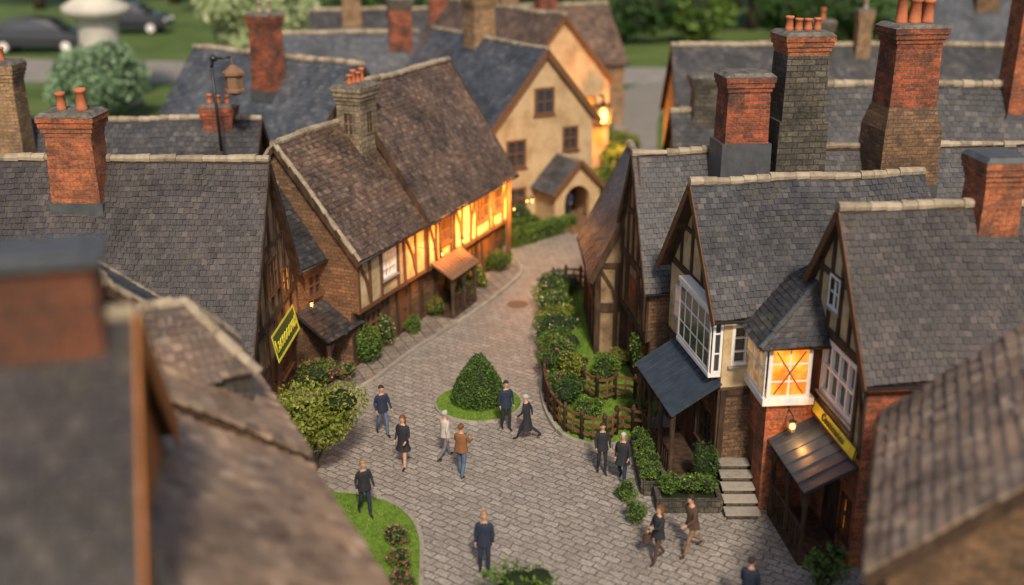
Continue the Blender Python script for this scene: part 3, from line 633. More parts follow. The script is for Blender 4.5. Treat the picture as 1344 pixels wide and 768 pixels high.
h.leanto('front',-.3,1.8,2.7,1.8,1.3,2,T_SLATE,rail=False); h.window('front',.5,2.95,.9,.9,2,2,TIMBER2,GLASS); h.build()
h=House('slate roofed terrace behind the shop',(-25,42.8),(-10.9,42.8),6.6,4.6,8.3,low=BR_BROWN,tile=T_SLATE,name='terrace_house',tw=.26,th=.23)
h.chimney(12.6,3.2,7.3,9.0,1.4,.9,BR_RED,3,potmat=POT,poth=.4,potr=.12); h.chimney(4.5,1.5,6.5,11.0,1.3,1.3,BR_BUFF,1); h.build()
def bk(label,p0,p1,D,E,R,axis='x',tile=T_GREY,low=BR_BROWN,ch=(),win=(),**k):
    h=House(label,p0,p1,D,E,R,axis=axis,low=low,tile=tile,tw=.3,th=.25,name='house',ridger=.17,**k)
    for c in ch: h.chimney(*c[:6],**c[6])
    for w in win: h.window(*w[:5],**w[5])
    h.build(); return h
bk('blue slate house with tall brick chimney',(-20,60.5),(-9.8,53.2),7,5,9.2,tile=T_GREY,ch=[(7.2,2.2,7.2,11.6,1.5,1.3,dict(mat=BR_RED,pots=2,potmat=RIDGE))])
bk('slate house with brown gable boards',(-15,67),(-5.6,69),7,5,9.1,tile=T_GREY,low=BR_BUFF,verge=TIMBER2,ch=[(8.6,3,7.6,11.3,1.6,1.2,dict(mat=BR_RED,pots=3,top=BR_STONE))])
bk('far slate house with red chimney',(-15,84),(-3,86),8,5,9.0,tile=T_SLATE,ch=[(9.8,3,7.5,11.6,1.6,1.3,dict(mat=BR_RED,pots=2)),(3.0,3,7.5,11.2,1.6,1.3,dict(mat=BR_BUFF,pots=2))])
bk('far brown roofed house with two chimneys',(-1.5,84),(9,88),8,5,9.2,tile=T_BROWN,low=BR_BUFF,ch=[(2.4,3,7.5,12.0,1.5,1.3,dict(mat=BR_BUFF,pots=2)),(5.6,3,7.5,12.0,1.6,1.3,dict(mat=BR_RED,pots=2))])
h=House('beige rendered house with gable and arched stone porch',(-1,58),(4.6,61.5),12.5,5.8,9.5,axis='y',S=2.6,low=PLAST2,up=PLAST2,tile=T_GREY,tw=.3,th=.25,verge=TIMBER2,name='house',over=.35,vw=.32)
for a_ in ((2.6,6.0,1.3,1.5,2,2,dict(proud=True)),(.8,3.2,1.3,1.6,2,2,{}),(4.5,3.8,1.1,1.4,2,2,{}),(.8,.7,1.3,1.4,2,2,{})): h.window('front',*a_[:6],frame=TIMBER2,bord=.15,bar=.08,**a_[6])
h.chimney(3.3,7,8.6,11.9,1.6,1.4,BR_BUFF,2,potmat=RIDGE)
h.build()
pm=MB(); x0,x1,yd=2.7,5.7,-2.0; cxx=(x0+x1)/2
def arch(m,y,mi,t):
    K=12; pts=[]
    for i in range(K+1):
        a=math.pi*i/K; pts.append((cxx-math.cos(a)*.85,1.45+math.sin(a)*.85))
    inner=[(cxx-.85,0)]+pts+[(cxx+.85,0)]
    def top(x):
        k=(x-cxx)/.85; return (cxx+k*1.5, 2.3+(1-abs(k))*1.35)
    for i in range(len(inner)-1):
        (ax,az),(bx,bz)=inner[i],inner[i+1]
        if i==0: q=[(x0,0),(ax,az),(bx,bz),(x0,1.45)]
        elif i==len(inner)-2: q=[(ax,az),(x1,1.45),(x1,0),(bx,bz)]
        else: q=[(ax,az),top(ax),top(bx),(bx,bz)]
        m.add([(p[0],y,p[1]) for p in q]+[(p[0],y+t,p[1]) for p in q],[(0,1,2,3),(7,6,5,4),(0,3,7,4),(1,0,4,5),(3,2,6,7)],mi)
arch(pm,yd,0,.3); pm.box(x0,x0+.25,yd+.3,0,0,2.3,0); pm.box(x1-.25,x1,yd+.3,0,0,2.3,0); pm.box(x0,x1,yd-.9,0,0.004,.3,1); pm.box(x0+.4,x1-.4,yd-1.3,yd-.9,0.004,.15,1); pm.box(x0+.3,x1-.3,-.06,-.02,.3,2.3,2)
pm.add([(x0,yd,1.45),(cxx-.85,yd,1.45),(x0,yd,2.3)],[(0,1,2)],0); pm.add([(x1,yd,1.45),(x1,yd,2.3),(cxx+.85,yd,1.45)],[(0,1,2)],0)
po=pm.obj('porch',h.e,[PLAST2,RUST,TIMBER]); pr=MB(); yy=yd-.3
for A in ([V((x1+.3,yy,2.05)),V((x1+.3,0,2.05)),V((cxx,yy,3.8)),V((cxx,0,3.8))],[V((x0-.3,0,2.05)),V((x0-.3,yy,2.05)),V((cxx,0,3.8)),V((cxx,yy,3.8))]): tiles(pr,*A,.3,.25); slab(pr,*A,.08,2)
pr.beam(V((x1+.3,yy,1.95)),V((cxx,yy,3.7)),.24,(0,-1,0),.04,2); pr.beam(V((x0-.3,yy,1.95)),V((cxx,yy,3.7)),.24,(0,-1,0),.04,2)
ridge(pr,A[2],A[3],1); pr.obj('porch_roof',po,[T_GREY,RIDGE,TIMBER2],uv=False)
bk('brown roofed house with lamplit wall',(0,69),(6.5,73.2),14,6,10.2,axis='y',tile=T_BROWN,low=PLAST2,verge=TIMBER2,win=[('front',5.2,2.9,1.4,2.0,dict(cols=2,rows=3,frame=TIMBER2,lit=LIT)),('front',5.4,.6,1.0,1.4,dict(cols=2,rows=2,frame=TIMBER2))])
# ------------------------------------------------------------ east side
h=House('brick shop with dark tiled roof, timbered gable and lit windows',(8.6,30.5),(9.1,25.3),12,5.8,9.35,axis='y',S=3.3,low=BR_OR,up=PLAST,side=BR_RED,tile=T_DARK,over=.25,go=.22,verge=TIMBER2)
h.window('front',2.1,3.9,2.4,1.7,4,2,WHITE,GLASS,bord=.14,bar=.09); h.window('front',2.2,6.5,.75,.95,2,2,WHITE,proud=True)
h.door('front',3.2,1.0,2.05,TIMBER); h.window('front',4.35,.7,.7,1.2,2,2,TIMBER,LITDIM)
h.window('right',2.0,3.9,1.2,1.3,2,2,WHITE); h.window('right',2.0,1.0,1.2,1.3,2,2,WHITE)
h.timber('front',True,3.3,5.8,.8,w=.13)
h.gable_timber('front',.75,w=.13)
h.leanto('front',2.3,5.0,3.05,2.35,1.25,3,PORCHM,rail=True,seam=.45); h.chimney(2.6,4.0,8.4,10.75,1.3,1.2,BR_OR,0,cap=LEAD); h.build(); hR1=h
h=House('gabled slate house with white bay window',(5.4,35.0),(6.25,29.8),6.8,5.75,8.95,axis='y',S=3.3,low=BR_BROWN,up=PLAST,side=PLAST,tile=T_SLATE,go=.42,verge=TIMBER2)
h.gable_timber('front',1.0); h.window('front',.6,3.9,1.0,1.1,2,2,WHITE,LITDIM)
h.door('front',2.2,.95,2.05); h.window('front',3.5,.9,1.3,1.2,3,2,TIMBER); h.timber('front',False,.02,3.2,1.2,brace=False); h.timber('right',False,.02,3.2,1.2,brace=False); h.window('right',.25,4.0,.9,1.3,2,3,WHITE,bord=.1)
h.leanto('front',1.6,5.25,3.5,2.55,1.4,4,PORCHM,rail=True,seam=.36)
def baywin(h,u0,w,dep,z0,z1,lit,cols=3):
    P=h.P('front',True); mf,mp=MB(),MB(); zz=z1-z0-.1
    mf.box(u0-.02,u0+w+.02,-h.j-dep-.04,-h.j-.01,z0-.12,z0,0); mf.box(u0-.04,u0+w+.04,-h.j-dep-.06,-h.j-.01,z1-.1,z1+.05,0)
    glazing(mf,mp,P(u0,z0,dep),V((1,0,0)),V((0,-1,0)),w,zz,cols,3,bord=.11,bar=.06); glazing(mf,mp,P(u0+w,z0,dep-.04),V((0,1,0)),V((1,0,0)),dep-.05,zz,1,3,bord=.08,bar=.05); glazing(mf,mp,P(u0,z0,0.01),V((0,-1,0)),V((-1,0,0)),dep-.05,zz,1,2,bord=.09,bar=.06)
    o=mp.obj('bay_window',h.e,[lit]); mf.obj('frame',o,[WHITE]); return o
baywin(h,2.1,3.1,.36,3.75,5.75,GLASS,5)
h.build()
h=House('brick annex with hipped slate roof and glowing oriel window',(7.1,30.6),(7.3,28.3),1.7,5.5,5.55,S=3.5,low=BR_OR,up=BR_OR,tile=T_SLATE,name='annex')
L_=h.L
m=MB(); frame_wall(m,h.P('front',False),L_,0,3.6,0,[(.5,1.4,.02,2.1)],0); frame_wall(m,h.P('right',False),1.7,0,3.6,0,[],0); frame_wall(m,h.P('left',False),1.7,0,5.5,0,[],0); m.box(.1,L_-.1,.1,1.7,3.6,5.5,1); m.obj('wall',h.e,[BR_OR,TIMBER])
mf,mp=MB(),MB(); oo=.15
mf.box(-.1,L_+oo+.05,-oo-.05,1.3,3.5,3.72); mf.box(-.1,L_+oo+.05,-oo-.05,1.3,5.3,5.5)
glazing(mf,mp,(0,-oo,3.7),V((1,0,0)),V((0,-1,0)),L_+oo-.02,1.6,4,2,bord=.1,bar=.06)
glazing(mf,mp,(L_+oo,-oo+.05,3.7),V((0,1,0)),V((1,0,0)),1.25,1.6,2,3,bord=.11,bar=.05,fm=0,pm=1)
# diagonal leading on the lit pane
for s_ in(-1,1): mf.beam((L_+oo+.012,.53+s_*.42,3.85),(L_+oo+.012,.53-s_*.42,5.15),.035,(1,0,0),.02,1,base=0)
o=mp.obj('oriel_window',h.e,[PALE,LIT]); mf.obj('frame',o,[WHITE,TIMBER2])
r=MB(); a=[V((-.5,-.5,5.4)),V((L_+.5,-.5,5.4)),V((L_+.5,1.9,5.4)),V((-.5,1.9,5.4))]; ap=V((1.25,1.7,6.95)); ap2=V((.3,1.7,6.95))
tiles(r,a[0],a[1],ap2,ap,.2,.17); tiles(r,a[1],a[2],ap,ap+V((0,.1,0)),.2,.17); tiles(r,a[3],a[0],ap2,ap2,.2,.17); slab(r,a[0],a[1],ap2,ap,.08,2); slab(r,a[1],a[2],ap,ap+V((0,.1,0)),.08,2)
ridge(r,a[1]+V((0,0,.06)),ap,1,r=.08,seg=.3); ridge(r,ap2,ap,1,r=.08,seg=.3); r.obj('roof',h.e,[T_SLATE,LEAD,TIMBER],uv=False)
m=MB(); m.box(.5,1.4,.1,.14,.02,2.1); m.obj('door',h.e,[TIMBER2])
h=House('long slate house with three great chimneys',(4.3,40.5),(4.9,35.6),24,4.6,8.6,axis='y',S=2.4,j=.15,low=BR_BROWN,up=PLASTD,side=BR_BROWN,tile=T_SLATE,go=.2)
h.window('front',2.0,2.9,1.3,1.1,3,2,TIMBER2,LITDIM); h.window('front',3.4,.9,1.0,1.1,2,2,TIMBER2,LITDIM); h.door('front',1.4,.9,1.95)
h.timber('front',True,2.4,4.6,.8); h.gable_timber('front',.8); h.timber('front',False,.02,2.38,1.0,brace=False)
h.chimney(3.6,3.2,6.9,11.6,1.35,1.6,LEAD,0,style=2,top=BR_RED); h.chimney(3.4,5.2,7.0,12.9,1.5,1.6,BR_STONE,4,style=2,top=BR_STONE,crown=BR_OR,along='y',potr=.14,poth=.5); h.chimney(3.4,9.1,7.0,13.1,1.5,1.8,BR_BROWN,3,style=1,top=BR_RED,potr=.19,poth=.95,along='y'); h.build()
h=House('low timbered house with slate roof beside the garden',(3.2,45.0),(3.3,39.9),3.5,3.9,7.4,S=2.1,j=.0,low=PLASTD,up=PLASTD,side=PLASTD,tile=T_GREY,over=.3)
h.window('front',.8,2.5,1.0,.9,2,2,TIMBER2); h.window('front',3.0,2.5,1.1,.9,3,2,TIMBER2); h.window('right',1.0,2.3,1.2,1.0,3,2,TIMBER2,LITDIM); h.door('front',2.0,.85,1.9); h.window('right',1.1,.7,1.1,.95,3,2,TIMBER2)
h.timber('front',True,2.1,3.9,.8); h.timber('front',False,.02,2.1,1.0,brace=False); h.timber('right',True,2.1,3.9,.7); h.timber('right',False,.02,2.1,.7,brace=False); h.build()
bk('long slate terrace with ridge tiles',(13.2,43.5),(36,43.5),7,5,9.6,tile=T_SLATE,ch=[(8.6,3.2,7.8,15,1.7,1.5,dict(mat=BR_OR,pots=2))])
bk('small slate house with stone chimney',(8.0,50),(14,50),6,4,7.4,tile=T_SLATE,low=BR_BUFF,ch=[(1.6,3,5.8,9.2,1.9,1.5,dict(mat=BR_STONE,pots=0))])
bk('distant slate terrace with low chimneys',(9.6,61.5),(29.5,61.5),7,5,9.1,tile=T_SLATE,low=BR_BUFF,ch=[(8.4,3.2,7.8,10.6,1.3,1.1,dict(mat=BR_STONE,pots=1)),(10.8,3.2,7.8,11.2,.9,.9,dict(mat=BR_BUFF,pots=1,potmat=RIDGE))])
bk('distant slate house at the village edge',(31,80),(52,80),8,6,11,tile=T_GREY,low=BR_BUFF,ch=[(4,3.2,9,13,1.8,1.5,dict(mat=BR_BROWN,pots=2))])
# ------------------------------------------------------------ near houses
h=House('near dark tiled house with massive reddish brick chimney',(-4.1,9.2),(-6.0,16.7),6,8.6,12.0,axis='y',S=3,low=TIMBER2,up=ORANGELIT,side=BR_BROWN,tile=T_DARK,verge=ORANGELIT,name='house',tw=.24,th=.22,vw=.5)
m=MB(); m.frustum(3.85,1.15,1.0,2.1,11.0,.95,2.05,12.9,0); m.box(3.25,4.45,.02,2.3,12.90,12.98,1); m.frustum(3.85,1.15,.8,1.9,12.98,.7,1.8,13.02,1); m.obj('chimney',h.e,[BR_DKR,LEAD]); h.build()
nd=V((.435,-.9)).normalized(); f0=V((-6.4,24.2))
h=House('near pale brown tiled house with small hipped slate dormer',f0+nd*4.5,f0,7.3,6.25,8.8,S=3,low=BR_BROWN,tile=T_NEAR,name='house',verge=TIMBER,go=.12,vw=.15,tw=.3,th=.3,lift=.08)
m=MB(); dx0,dx1,dy0,dy1=1.7,4.1,.3,3.3; m.box(dx0+.15,dx1-.15,dy0+.15,dy1-.15,6.2,7.5,0); o=m.obj('dormer',h.e,[BR_STONE]); m=MB()
c4=[V((dx0,dy0,7.45)),V((dx1,dy0,7.45)),V((dx1,dy1,7.45)),V((dx0,dy1,7.45))]; q0=V((2.9,1.5,8.9)); q1=V((2.9,2.4,8.9))
tiles(m,c4[0],c4[1],q0,q0,.2,.18); tiles(m,c4[1],c4[2],q0,q1,.2,.18); tiles(m,c4[2],c4[3],q1,q1,.2,.18); tiles(m,c4[3],c4[0],q1,q0,.2,.18)
m.add([c-V((0,0,.03)) for c in c4]+[q0-V((0,0,.06)),q1-V((0,0,.06))],[(0,1,4),(1,2,5,4),(2,3,5),(3,0,4,5),(3,2,1,0)],2)
for A_,B_ in((c4[0],q0),(c4[1],q0),(c4[2],q1),(c4[3],q1),(q0,q1)): ridge(m,A_,B_,1,r=.12,seg=.28)
m.obj('dormer_roof',o,[T_BROWN,RIDGE,TIMBER],uv=False); h.build()
h=House('small slate wing with mortared verge',(-6.9,25.3),(-7.95,26.9),6.0,6.25,8.8,S=3,low=BR_BROWN,tile=T_SLATE,name='house',verge=RIDGE); h.build()
h=House('near lower house with weathered pale brown roof',f0+nd*13.2,f0+nd*4.62,7.3,6.0,8.55,S=3,low=BR_BROWN,tile=T_NEAR,name='house',verge=TIMBER,go=.1,vw=.15,tw=.3,th=.3,lift=.08); h.build()
h=House('near brick outbuilding with sloping pale brown roof',(6.5,16.1),(12.1,14.07),6.1,6.4,9.25,axis='y',S=3,low=BR_BROWN,tile=T_NEAR,name='outbuilding',verge=TIMBER,over=.35,tw=.3,th=.28,lift=.07); h.build()
# ------------------------------------------------------------ signs
def sign(label,h,side,u,z,w,hh,txt,bm,tm,out=.1,size=.3,sx=1,tilt=0,fr=.035,fm=None):
    O,d_,n_,W=h.pl(side,True); P=h.P(side,True); m=MB(); p=h.M@P(u,z,out)
    ang=h.rz+math.atan2(d_.y,d_.x)
    m.box(0,w,0,.05,0,hh,0); m.box(-fr,w+fr,-.02,.0,-fr,0,1); m.box(-fr,w+fr,-.02,0,hh,hh+fr,1); m.box(-fr,0,-.02,.0,0,hh,1); m.box(w,w+fr,-.02,0,0,hh,1)
    o=m.obj('shop_sign',None,[bm,fm or TIMBER],tuple(p),ang,label=label,cat='shop sign'); o.rotation_euler=(tilt,0,ang)
    cu=bpy.data.curves.new('t','FONT'); cu.body=txt; cu.size=size; cu.extrude=.012; cu.offset=.008; cu.align_x='CENTER'; cu.align_y='CENTER'; t=bpy.data.objects.new('t',cu); COL.objects.link(t); bpy.context.view_layer.update()
    me=bpy.data.meshes.new_from_object(t.evaluated_get(bpy.context.evaluated_depsgraph_get())); bpy.data.objects.remove(t); me.materials.clear(); me.materials.append(tm)
    q=mkobj('lettering',me,o,(w/2,-.02,hh/2)); q.rotation_euler=(math.pi/2,0,0); q.scale=(sx,1,1)
YEL=mat_noise('yellow sign paint',[(.62,.55,.03),(.80,.72,.07)],4,bs=.1); DGR=mat_noise('dark green sign paint',[(.06,.08,.02),(.10,.12,.03)],4,bs=.1)
sign('dark green shop sign with yellow lettering and border',hL2,'front',1.5,2.95,2.9,.8,'Laceooovat',DGR,YEL,.6,.60,tilt=-.2,fr=.07,fm=YEL)
sign('slim yellow shop sign with dark lettering above the porch',hR1,'front',2.1,3.22,3.0,.34,'Coeeaoaeaco',YEL,DGR,.16,.29,tilt=-.2)
# ------------------------------------------------------------ fences
def fence(path,label,gap=.42,z0=.12,k=10,every=2):
    P=[V((*p,z0)) for p in cat(path,k)]; e=mkobj('fence',None,None,P[0],0,label,'fence','garden fences'); o=P[0]
    dist=[0]
    for i in range(1,len(P)): dist.append(dist[-1]+(P[i]-P[i-1]).length)
    def at(s):
        for i in range(1,len(P)):
            if dist[i]>=s: return P[i-1].lerp(P[i],(s-dist[i-1])/(dist[i]-dist[i-1]))
        return P[-1]
    n=int(dist[-1]/gap); pts=[at(dist[-1]*i/n)-o for i in range(n+1)]
    for z in(.25,.55,.85):
        m=MB()
        for i in range(n): m.beam(pts[i]+V((0,0,z+random.uniform(-.02,.02))),pts[i+1]+V((0,0,z+random.uniform(-.02,.02))),.075,V((0,0,1)),.045,0,base=-.035)
        m.obj('rail',e,[TIMBER2])
    for i,p in enumerate(pts):
        m=MB(); big=i%every==0
        if big: m.lathe([(.075,0),(.07,.9),(.095,.93),(.095,.97),(.05,1.0),(.065,1.05),(.02,1.1)],8,p)
        else: m.lathe([(.035,.1),(.05,.3),(.03,.42),(.045,.6),(.035,.84)],7,p)
        m.obj('post' if big else 'baluster',e,[TIMBER if big else TIMBER2],smooth=True)
fence([(1.2,37.0),(1.2,35.8),(1.4,34.3),(1.95,32.95),(3.1,32.35),(3.7,33.2),(4.4,32.8),(4.75,33.9)],'curved brown timber rail fence round the garden',gap=.38,k=6)
fence([(2.6,36.2),(3.2,35.4),(3.9,35.8),(4.7,35.2)],'short brown timber rail fence inside the garden',gap=.36,k=4)
fence([(1.9,47.5),(2.7,48.0),(3.5,47.6)],'low dark fence at the garden corner',gap=.35)
def lowwall(pts,label,h=.42):
    m=MB(); P=[V((*p,0)) for p in pts]
    for i in range(len(P)):
        a,b=P[i],P[(i+1)%len(P)]; d_=b-a; s=d_.cross(V((0,0,1))).normalized()*.16; m.obox(a-s/2+V((0,0,.003)),d_,s,V((0,0,h+.002*i)))
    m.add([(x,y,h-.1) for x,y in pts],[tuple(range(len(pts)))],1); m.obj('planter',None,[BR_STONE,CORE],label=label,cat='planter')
lowwall([(4.0,32.3),(4.0,29.2),(4.75,29.2),(4.4,32.3)],'long low stone planter filled with green plants'); lowwall([(4.35,29.0),(4.35,28.2),(6.15,28.2),(6.15,29.3),(4.9,29.3)],'low stone planter beside the entrance steps')
m=MB()
for i in range(5):
    y0=27.75+i*.4; m.box(6.3+.01*i,7.2-.01*i,y0+.03,30.0,.003+.19*i,.19*(i+1)-.06,1); m.box(6.24+.012*i,7.26-.01*i,y0,y0+.44,.19*(i+1)-.06,.19*(i+1),0)
m.obj('steps',None,[STONE,BR_STONE],label='worn stone steps up to the brick annex',cat='steps')
# ------------------------------------------------------------ plants
n=11000; t=rng.random(n); zz=t*1.75; prof=(1-(zz/1.84)**1.5)**.9; keep=rng.random(n)<(prof*.9+.1); zz=zz[keep]; prof=prof[keep]; n=len(zz)
rr=prof*1.0*(.88+.15*rng.random(n)); th=rng.random(n)*6.283; pts=np.stack([np.cos(th)*rr,np.sin(th)*rr,zz+.05],1)+rng.normal(size=(n,3))*.02
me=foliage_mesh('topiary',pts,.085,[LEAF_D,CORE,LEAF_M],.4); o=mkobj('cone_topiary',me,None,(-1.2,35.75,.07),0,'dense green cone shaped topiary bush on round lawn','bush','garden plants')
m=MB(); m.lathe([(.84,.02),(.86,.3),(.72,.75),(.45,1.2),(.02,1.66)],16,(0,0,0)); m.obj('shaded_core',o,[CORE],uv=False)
def T_(label,x,y,H,R,mat,n=1500,leaf=.13):
    e=mkobj('shrub',None,None,(x,y,0),0,label,'shrub','garden plants'); m=MB()
    for i in range(5): m.tube((0,0,0),(math.cos(i*1.3)*R*.5,math.sin(i*1.3)*R*.5,H*.7),.06,.02,6)
    m.obj('stem',e,[BARK]); L=lumps_for(R,R,H*.38,9,int(x*10+99),cz=H*.62); me=foliage_mesh('crown',shell(L,n),leaf,[mat,CORE,mat],0,[(c,(a*.6,b*.6,d*.6)) for c,(a,b,d) in L[:3]]); mkobj('crown',me,e); return e
T_('large yellow green leafy shrub beside the shop',-6.3,30.5,3.0,1.7,LEAF_Y,6500,.13)
T_('loose leafy shrub at the street edge',.15,23.2,1.5,1.15,LEAF_M,650,.14)
T_('green shrub by the corner house',8.0,23.8,1.7,.7,LEAF_M,700,.12)
B=bush
B('round green bush with pink flowers',(-7.2,36.6,.1),(.95,.85,.7),1900,.10,LEAF_M,FL_P,.14); B('leafy climbing plant at house corner',(-5.55,38.9,.1),(.6,.65,.9),2000,.10,LEAF_M)
B('flowering bush on the pavement',(-6.2,37.4,.1),(.5,.45,.45),1000,.09,LEAF_M,FL_P,.15)
B('small round green bush against wall',(-4.1,42.2,.1),(.5,.5,.45),1100,.08,LEAF_M); B('leafy bush with red flowers by wall',(-2.4,46.3,.1),(.8,1.1,.75),2800,.10,LEAF_M,FL_R,.12); B('leafy bush with red flowers by wall',(-3.3,44.2,.1),(.5,.6,.5),1300,.09,LEAF_M,FL_R,.14); B('small green bush at house end',(-.6,50.3,.1),(.7,.8,.6),1700,.09,LEAF_M); B('yellow flowering bush at the timbered wall',(-1.6,48.0,.1),(.55,.65,.5),1300,.09,LEAF_M,FL_Y,.14)
B('leafy hanging plant on timber wall',(-5.05,40.6,.1),(.3,.5,.85),900,.09,LEAF_M,FL_W,.1)
for i,(x,y,r,f) in enumerate([(1.9,46.6,.85,None),(1.75,45.2,.9,FL_W),(1.9,43.8,.95,FL_W),(1.7,42.3,.9,None),(1.8,40.9,.95,FL_W),(1.75,39.4,.9,None),(1.8,38.0,.9,FL_P),(2.3,36.9,.75,None),(2.0,35.2,.65,None),(2.7,34.2,.6,FL_W),(3.5,37.2,.7,None),(4.2,38.9,.5,FL_P),(2.7,47.0,.6,None),(1.7,36.3,.55,FL_P),(4.4,34.7,.4,None)]):
    B(('leafy garden bush with pale flowers' if f is FL_W else 'leafy garden bush with pink flowers' if f else 'dense green garden bush')+' near the fence',(x,y,.12),(r*random.uniform(.85,1.1),r,r*random.uniform(.65,.95)),int(2600*r*r)+500,.10,(LEAF_D,LEAF_M,LEAF_M,LEAF_Y)[i%4],f,.06)
B('round clipped bush on the setts',(3.45,28.9,0),(.36,.36,.40),1300,.06,LEAF_M); B('round clipped bush on the setts',(3.6,27.5,0),(.4,.4,.42),1500,.06,LEAF_M)
for y in(29.6,30.4,31.2,31.9): B('green bedding plant in stone planter',(4.22,y,.35),(.36,.45,.30),900,.07,LEAF_M)
for x in(4.7,5.3,5.8): B('green bedding plant in stone planter',(x,28.7,.35),(.45,.45,.33),1000,.07,LEAF_M,FL_W if x==5.3 else None,.04)
B('tall clipped hedge block beside porch',(5.9,29.5,.0),(.5,.45,1.0),2200,.07,LEAF_D); B('leafy ivy on timber wall',(4.55,36.6,.8),(.25,.5,.9),900,.09,LEAF_M)
def hedge(label,a,b,w,hh,n,mat):
    a,b=V((*a,0)),V((*b,0)); d_=b-a; L=d_.length; p=rng.random((n,3)); s=rng.integers(0,3,n); side=rng.integers(0,2,n)
    p[:,1]=np.where(s==0,side,p[:,1]); p[:,2]=np.where(s==1,1,p[:,2]); p[:,0]=np.where(s==2,side,p[:,0]); q=np.stack([p[:,0]*L,(p[:,1]-.5)*w,p[:,2]*hh],1)+rng.normal(size=(n,3))*.045
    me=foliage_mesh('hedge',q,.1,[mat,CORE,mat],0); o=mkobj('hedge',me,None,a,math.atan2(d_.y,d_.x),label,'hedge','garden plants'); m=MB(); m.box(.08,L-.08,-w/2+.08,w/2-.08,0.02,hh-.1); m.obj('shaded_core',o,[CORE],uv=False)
hedge('low clipped box hedge before the beige house',(-.2,54.6),(3.2,58.0),1.0,.75,5000,LEAF_M); hedge('low clipped box hedge before the beige house',(-.9,56.4),(1.2,57.9),.9,.8,3500,LEAF_M)
B('flowering bush beside arched porch',(5.0,60.4,0),(.9,.8,.7),1500,.13,LEAF_M,FL_P,.08); B('leafy bush before the beige wall',(.4,57.6,0),(.8,.6,.9),1500,.13,LEAF_D,FL_W,.05)
for x,y,r in((6.6,67,1.1),(7.4,71,1.3),(8.0,75,1.5),(7.0,73.5,1.2),(5.6,65,.9)): B('leafy bush beside the far lane',(x-.3,y,0),(r,r,r*.8),1800,.2,LEAF_M,FL_Y,.04)
for x,y in((-3.2,26.3),(-4.6,26.2),(-3.0,25.2),(-5.4,27.4),(-2.9,24.2)): B('flowering bush on the lawn edge',(x,y,.05),(.4,.4,.4),900,.08,LEAF_M,FL_P,.18)
B('big rounded blue green garden bush',(-34,89,0),(5.6,4.6,3.6),9000,.5,LEAF_B,name='bush',group='background trees',k=10); B('pale green leafy bush',(-27,118,0),(8,6,5.5),9000,.8,LEAF_L,group='background trees',k=10)
B('mid green bush behind roofs',(-24,95,0),(3.5,3,2),3000,.4,LEAF_M,group='background trees')
t1=tree('large dark green leafy tree behind the village',(14,150,0),26,12,LEAF_D,5200,1.3,trunk=.8)
t2=tree('large mid green leafy tree behind the village',(34,158,0),28,13,LEAF_M,5200,1.3,trunk=.8)
for i,(x,y,s) in enumerate([(2,165,1.0),(24,172,1.15),(46,150,1.0),(60,140,1.0),(-8,160,.95),(-20,172,1.1),(72,165,1.2),(10,185,1.2),(-44,180,1.1),(38,190,1.3),(-60,200,1.3),(90,190,1.3),(-80,190,1.2)]):
    copytree(t1 if i%3 else t2,(x,y,0),s,i*1.3)
for i in range(16): B('dark undergrowth below the trees',(-30+i*9+random.uniform(-2,2),138+random.uniform(-6,6),0),(6,4,4.5),1500,.9,LEAF_D if i%3 else LEAF_M,group='background trees')
m=MB(); m.lathe([(r*.95,z) for r,z in[(3.2,0),(3.2,1),(2.4,1.3),(1.9,2),(1.8,7),(2.1,7.6),(3.0,8.0),(3.0,8.6),(2.0,9.2),(1.6,9.8),(2.4,10.6),(4.2,12.2),(4.5,12.6),(4.5,13.2),(3.6,13.4),(2.8,14.2),(2.6,18)]],28); m.obj('stone_pedestal',None,[mat_noise('pale stone',[(.44,.42,.36),(.62,.59,.53)],.8,bs=.3,bscale=5)],(-36,97,0),smooth=True,label='tall pale turned stone garden pedestal',cat='pedestal')
def car(label,loc,rz,sc,col):
    cm,nt,b=newmat('car paint'); b.inputs['Base Color'].default_value=(*col,1); b.inputs['Roughness'].default_value=.3; b.inputs['Coat Weight'].default_value=.3
    e=mkobj('parked_car',None,None,loc,rz,label,'car','parked cars'); e.scale=(sc,)*3
    prof=[(-2.2,.35),(-2.25,.75),(-2.1,1.0),(-1.7,1.05),(-1.2,1.5),(-.2,1.58),(.7,1.5),(1.3,1.02),(2.0,.9),(2.2,.65),(2.2,.35)]
    m=MB(); k=len(prof); w=.88; vs=[]
    for y in(-w,w): vs+=[(x,y*(.82 if z>1.06 else 1),z) for x,z in prof]
    fs=[(i,(i+1)%k,k+(i+1)%k,k+i) for i in range(k)]+[tuple(range(k-1,-1,-1)),tuple(range(k,2*k))]; m.add(vs,fs); m.obj('body',e,[cm],uv=False)
    for s in(-1,1): m=MB(); m.add([(-1.45,s*.84,1.08),(1.0,s*.84,1.08),(.55,s*.745,1.45),(-1.1,s*.745,1.45)],[(0,1,2,3)]); m.obj('window',e,[GLASS],uv=False)
    m=MB(); m.add([(1.30,-.7,1.07),(1.30,.7,1.07),(.77,.62,1.5),(.77,-.62,1.5)],[(0,1,2,3)]); m.obj('windscreen',e,[GLASS],uv=False); m=MB(); m.add([(-1.7,-.7,1.12),(-1.7,.7,1.12),(-1.26,.62,1.48),(-1.26,-.62,1.48)],[(0,1,2,3)]); m.obj('rear_window',e,[GLASS],uv=False)
    for x in(-1.35,1.4):
        for s in(-1,1): m=MB(); m.tube((x,s*.7,.34),(x,s*.93,.34),.34,.34,16); m.tube((x,s*.93,.34),(x,s*.94,.34),.2,.2,12,1); m.obj('wheel',e,[METAL,WHITE],uv=False)
    for s in(-1,1): m=MB(); m.ell((2.17,s*.65,.72),(.08,.18,.1)); m.obj('headlight',e,[WHITE],uv=False)
